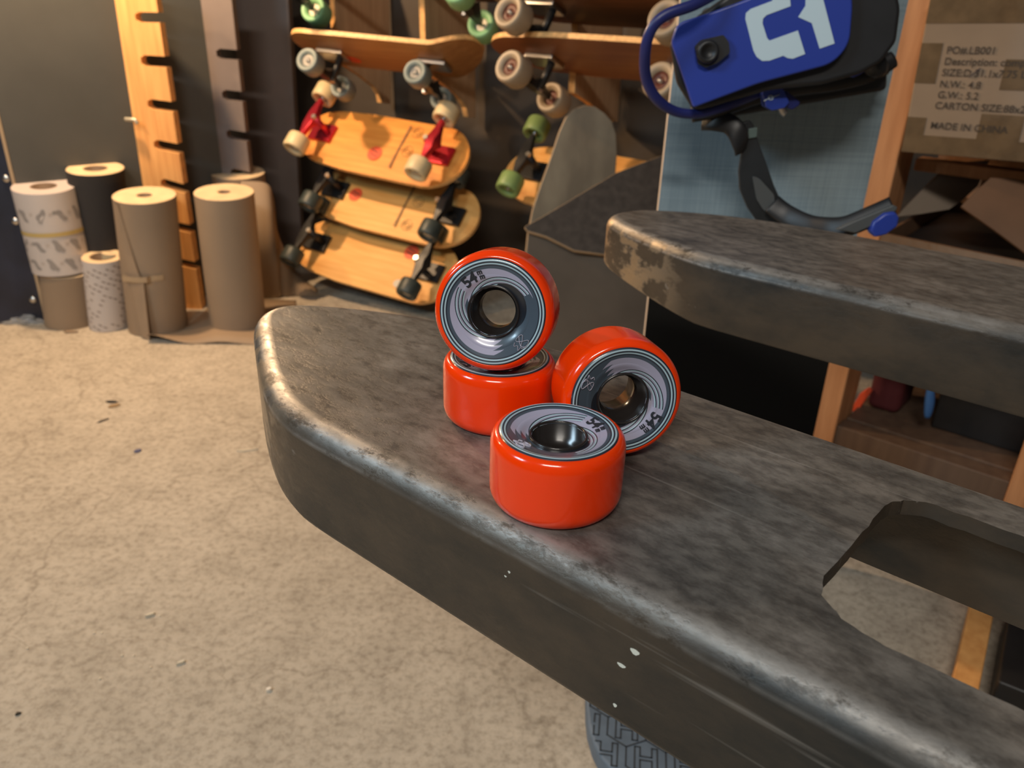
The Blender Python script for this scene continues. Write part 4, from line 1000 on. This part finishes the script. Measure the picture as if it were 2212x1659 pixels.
# ankle loop and base rail
sweep('heel_loop', [BY(1560, -22, .90), BY(1500, 10, .885), BY(1440, 32, .88), BY(1408, 62, .88), BY(1394, 110, .885), BY(1396, 170, .90), BY(1420, 215, .91), BY(1460, 241, .92), BY(1510, 245, .925), BY(1570, 228, .93), BY(1640, 200, .94)], bluedk, bd, .0058, .0045, k=8)
sweep('base_rail', [BY(1494, 246, .96), BY(1560, 232, .96), BY(1640, 205, .965), BY(1720, 188, .97), BY(1800, 178, .975), BY(1880, 158, .98), BY(1930, 128, .985)], black, bd, .010, .006, k=6)
boxm('base_plate', BY(1520, 250, 1.045), Vector((.20, 0, .04)), Vector((0, -.05, 0)), Vector((-.02, 0, .12)), black, bd, .006)
for px in (1530, 1890): sweep('strut', [BY(px, 210 if px < 1600 else 140, .925), BY(px+10, 215 if px < 1600 else 150, 1.03)], black, bd, .012, k=1)
o = plate('rail_cover', [BY(x, y, .935) for x, y in ((1548, 218), (1600, 196), (1634, 182), (1645, 190), (1640, 206), (1590, 226), (1552, 236))], Vector((0, .012, 0)), bluem, bd); bev(o, .002)
o = plate('buckle_body', [BY(x, y, .925) for x, y in rpoly([(1648, 194), (1682, 184), (1690, 190), (1697, 200), (1706, 222), (1696, 234), (1668, 240), (1654, 232), (1652, 216), (1646, 206)], [3]*10)], Vector((0, .018, 0)), bluem, bd); bev(o, .003)
o = plate('buckle_lever', [BY(x, y, .93) for x, y in ((1700, 196), (1712, 206), (1729, 220), (1728, 228), (1712, 238), (1700, 234), (1694, 214))], Vector((0, .014, 0)), bluedk, bd); bev(o, .002)
sweep('buckle_spring', [BY(1685, 224, .93), BY(1690, 240, .935), BY(1697, 246, .935)], chrome, bd, .004, k=2)
sweep('buckle_mark', [BY(1650, 218, .9245), BY(1660, 213, .9245), BY(1684, 204, .9245)], logow, bd, .0012, .0004, side=(0, 1, 0), k=2, seg=6)
sweep('buckle_mark', [BY(1665+5*math.cos(a), 211+5*math.sin(a), .9245) for a in [2*PI*k/14 for k in range(14)]], logow, bd, .001, .0004, side=(0, 1, 0), k=1, seg=6, closed=True)
o = plate('toe_buckle', [BY(x, y, .935) for x, y in ((1832, 165), (1835, 145), (1850, 138), (1878, 126), (1886, 130), (1882, 146), (1862, 160), (1845, 168))], Vector((0, .012, 0)), bluem, bd); bev(o, .002)
# straps hanging down
sweep('hanging_strap', [BY(1520, 262, .97), BY(1545, 262, .96), BY(1575, 268, .955), BY(1592, 285, .95), BY(1600, 308, .95), BY(1602, 325, .955)], black, bd, .011, .003, side=(.5, .1, 1), k=6, seg=12)
st_ = mat('dark_strap_pad', (.022, .024, .026), .4, var=.2)
o = plate('strap_pad', [BY(x, y, .955) for x, y in rpoly([(1600, 266), (1622, 260), (1630, 274), (1640, 310), (1655, 350), (1672, 400), (1690, 440), (1740, 482), (1690, 505), (1640, 485), (1615, 450), (1598, 410), (1596, 370), (1602, 330)], [6]*14)], Vector((0, .006, 0)), st_, bd); bev(o, .003, 3)
plate('strap_inlay', [BY(x, y, .9525) for x, y in rpoly([(1625, 380), (1640, 385), (1672, 420), (1674, 440), (1668, 462), (1650, 455), (1634, 430)], [6]*7)], Vector((0, .002, 0)), mat('grey_inlay', (.09, .095, .095), .35), bd)
boxm('strap_clip', BY(1616, 300, .952), Vector((.010, 0, .002)), Vector((0, .003, 0)), Vector((-.001, 0, .011)), mat('grey_clip', (.12, .17, .16), .4), bd, .001)
sweep('long_strap', [BY(1668, 440, .95), BY(1700, 465, .94), BY(1745, 486, .92), BY(1790, 492, .90), BY(1830, 488, .89), BY(1880, 468, .885), BY(1930, 446, .88)], black, bd, .012, .0025, side=(0, .5, 1), k=6, seg=12)
o = plate('strap_end', [BY(x, y, .875) for x, y in ((1806, 496), (1850, 476), (1930, 443), (1940, 448), (1936, 456), (1880, 490), (1848, 504))], Vector((0, .005, 0)), mat('grey_inlay', (.09, .095, .095), .35), bd); bev(o, .0015)
o = plate('strap_buckle', [BY(x, y, .87) for x, y in ((1880, 500), (1888, 480), (1912, 462), (1935, 458), (1944, 470), (1940, 490), (1915, 508), (1890, 514))], Vector((0, .016, 0)), bluem, bd); bev(o, .003)
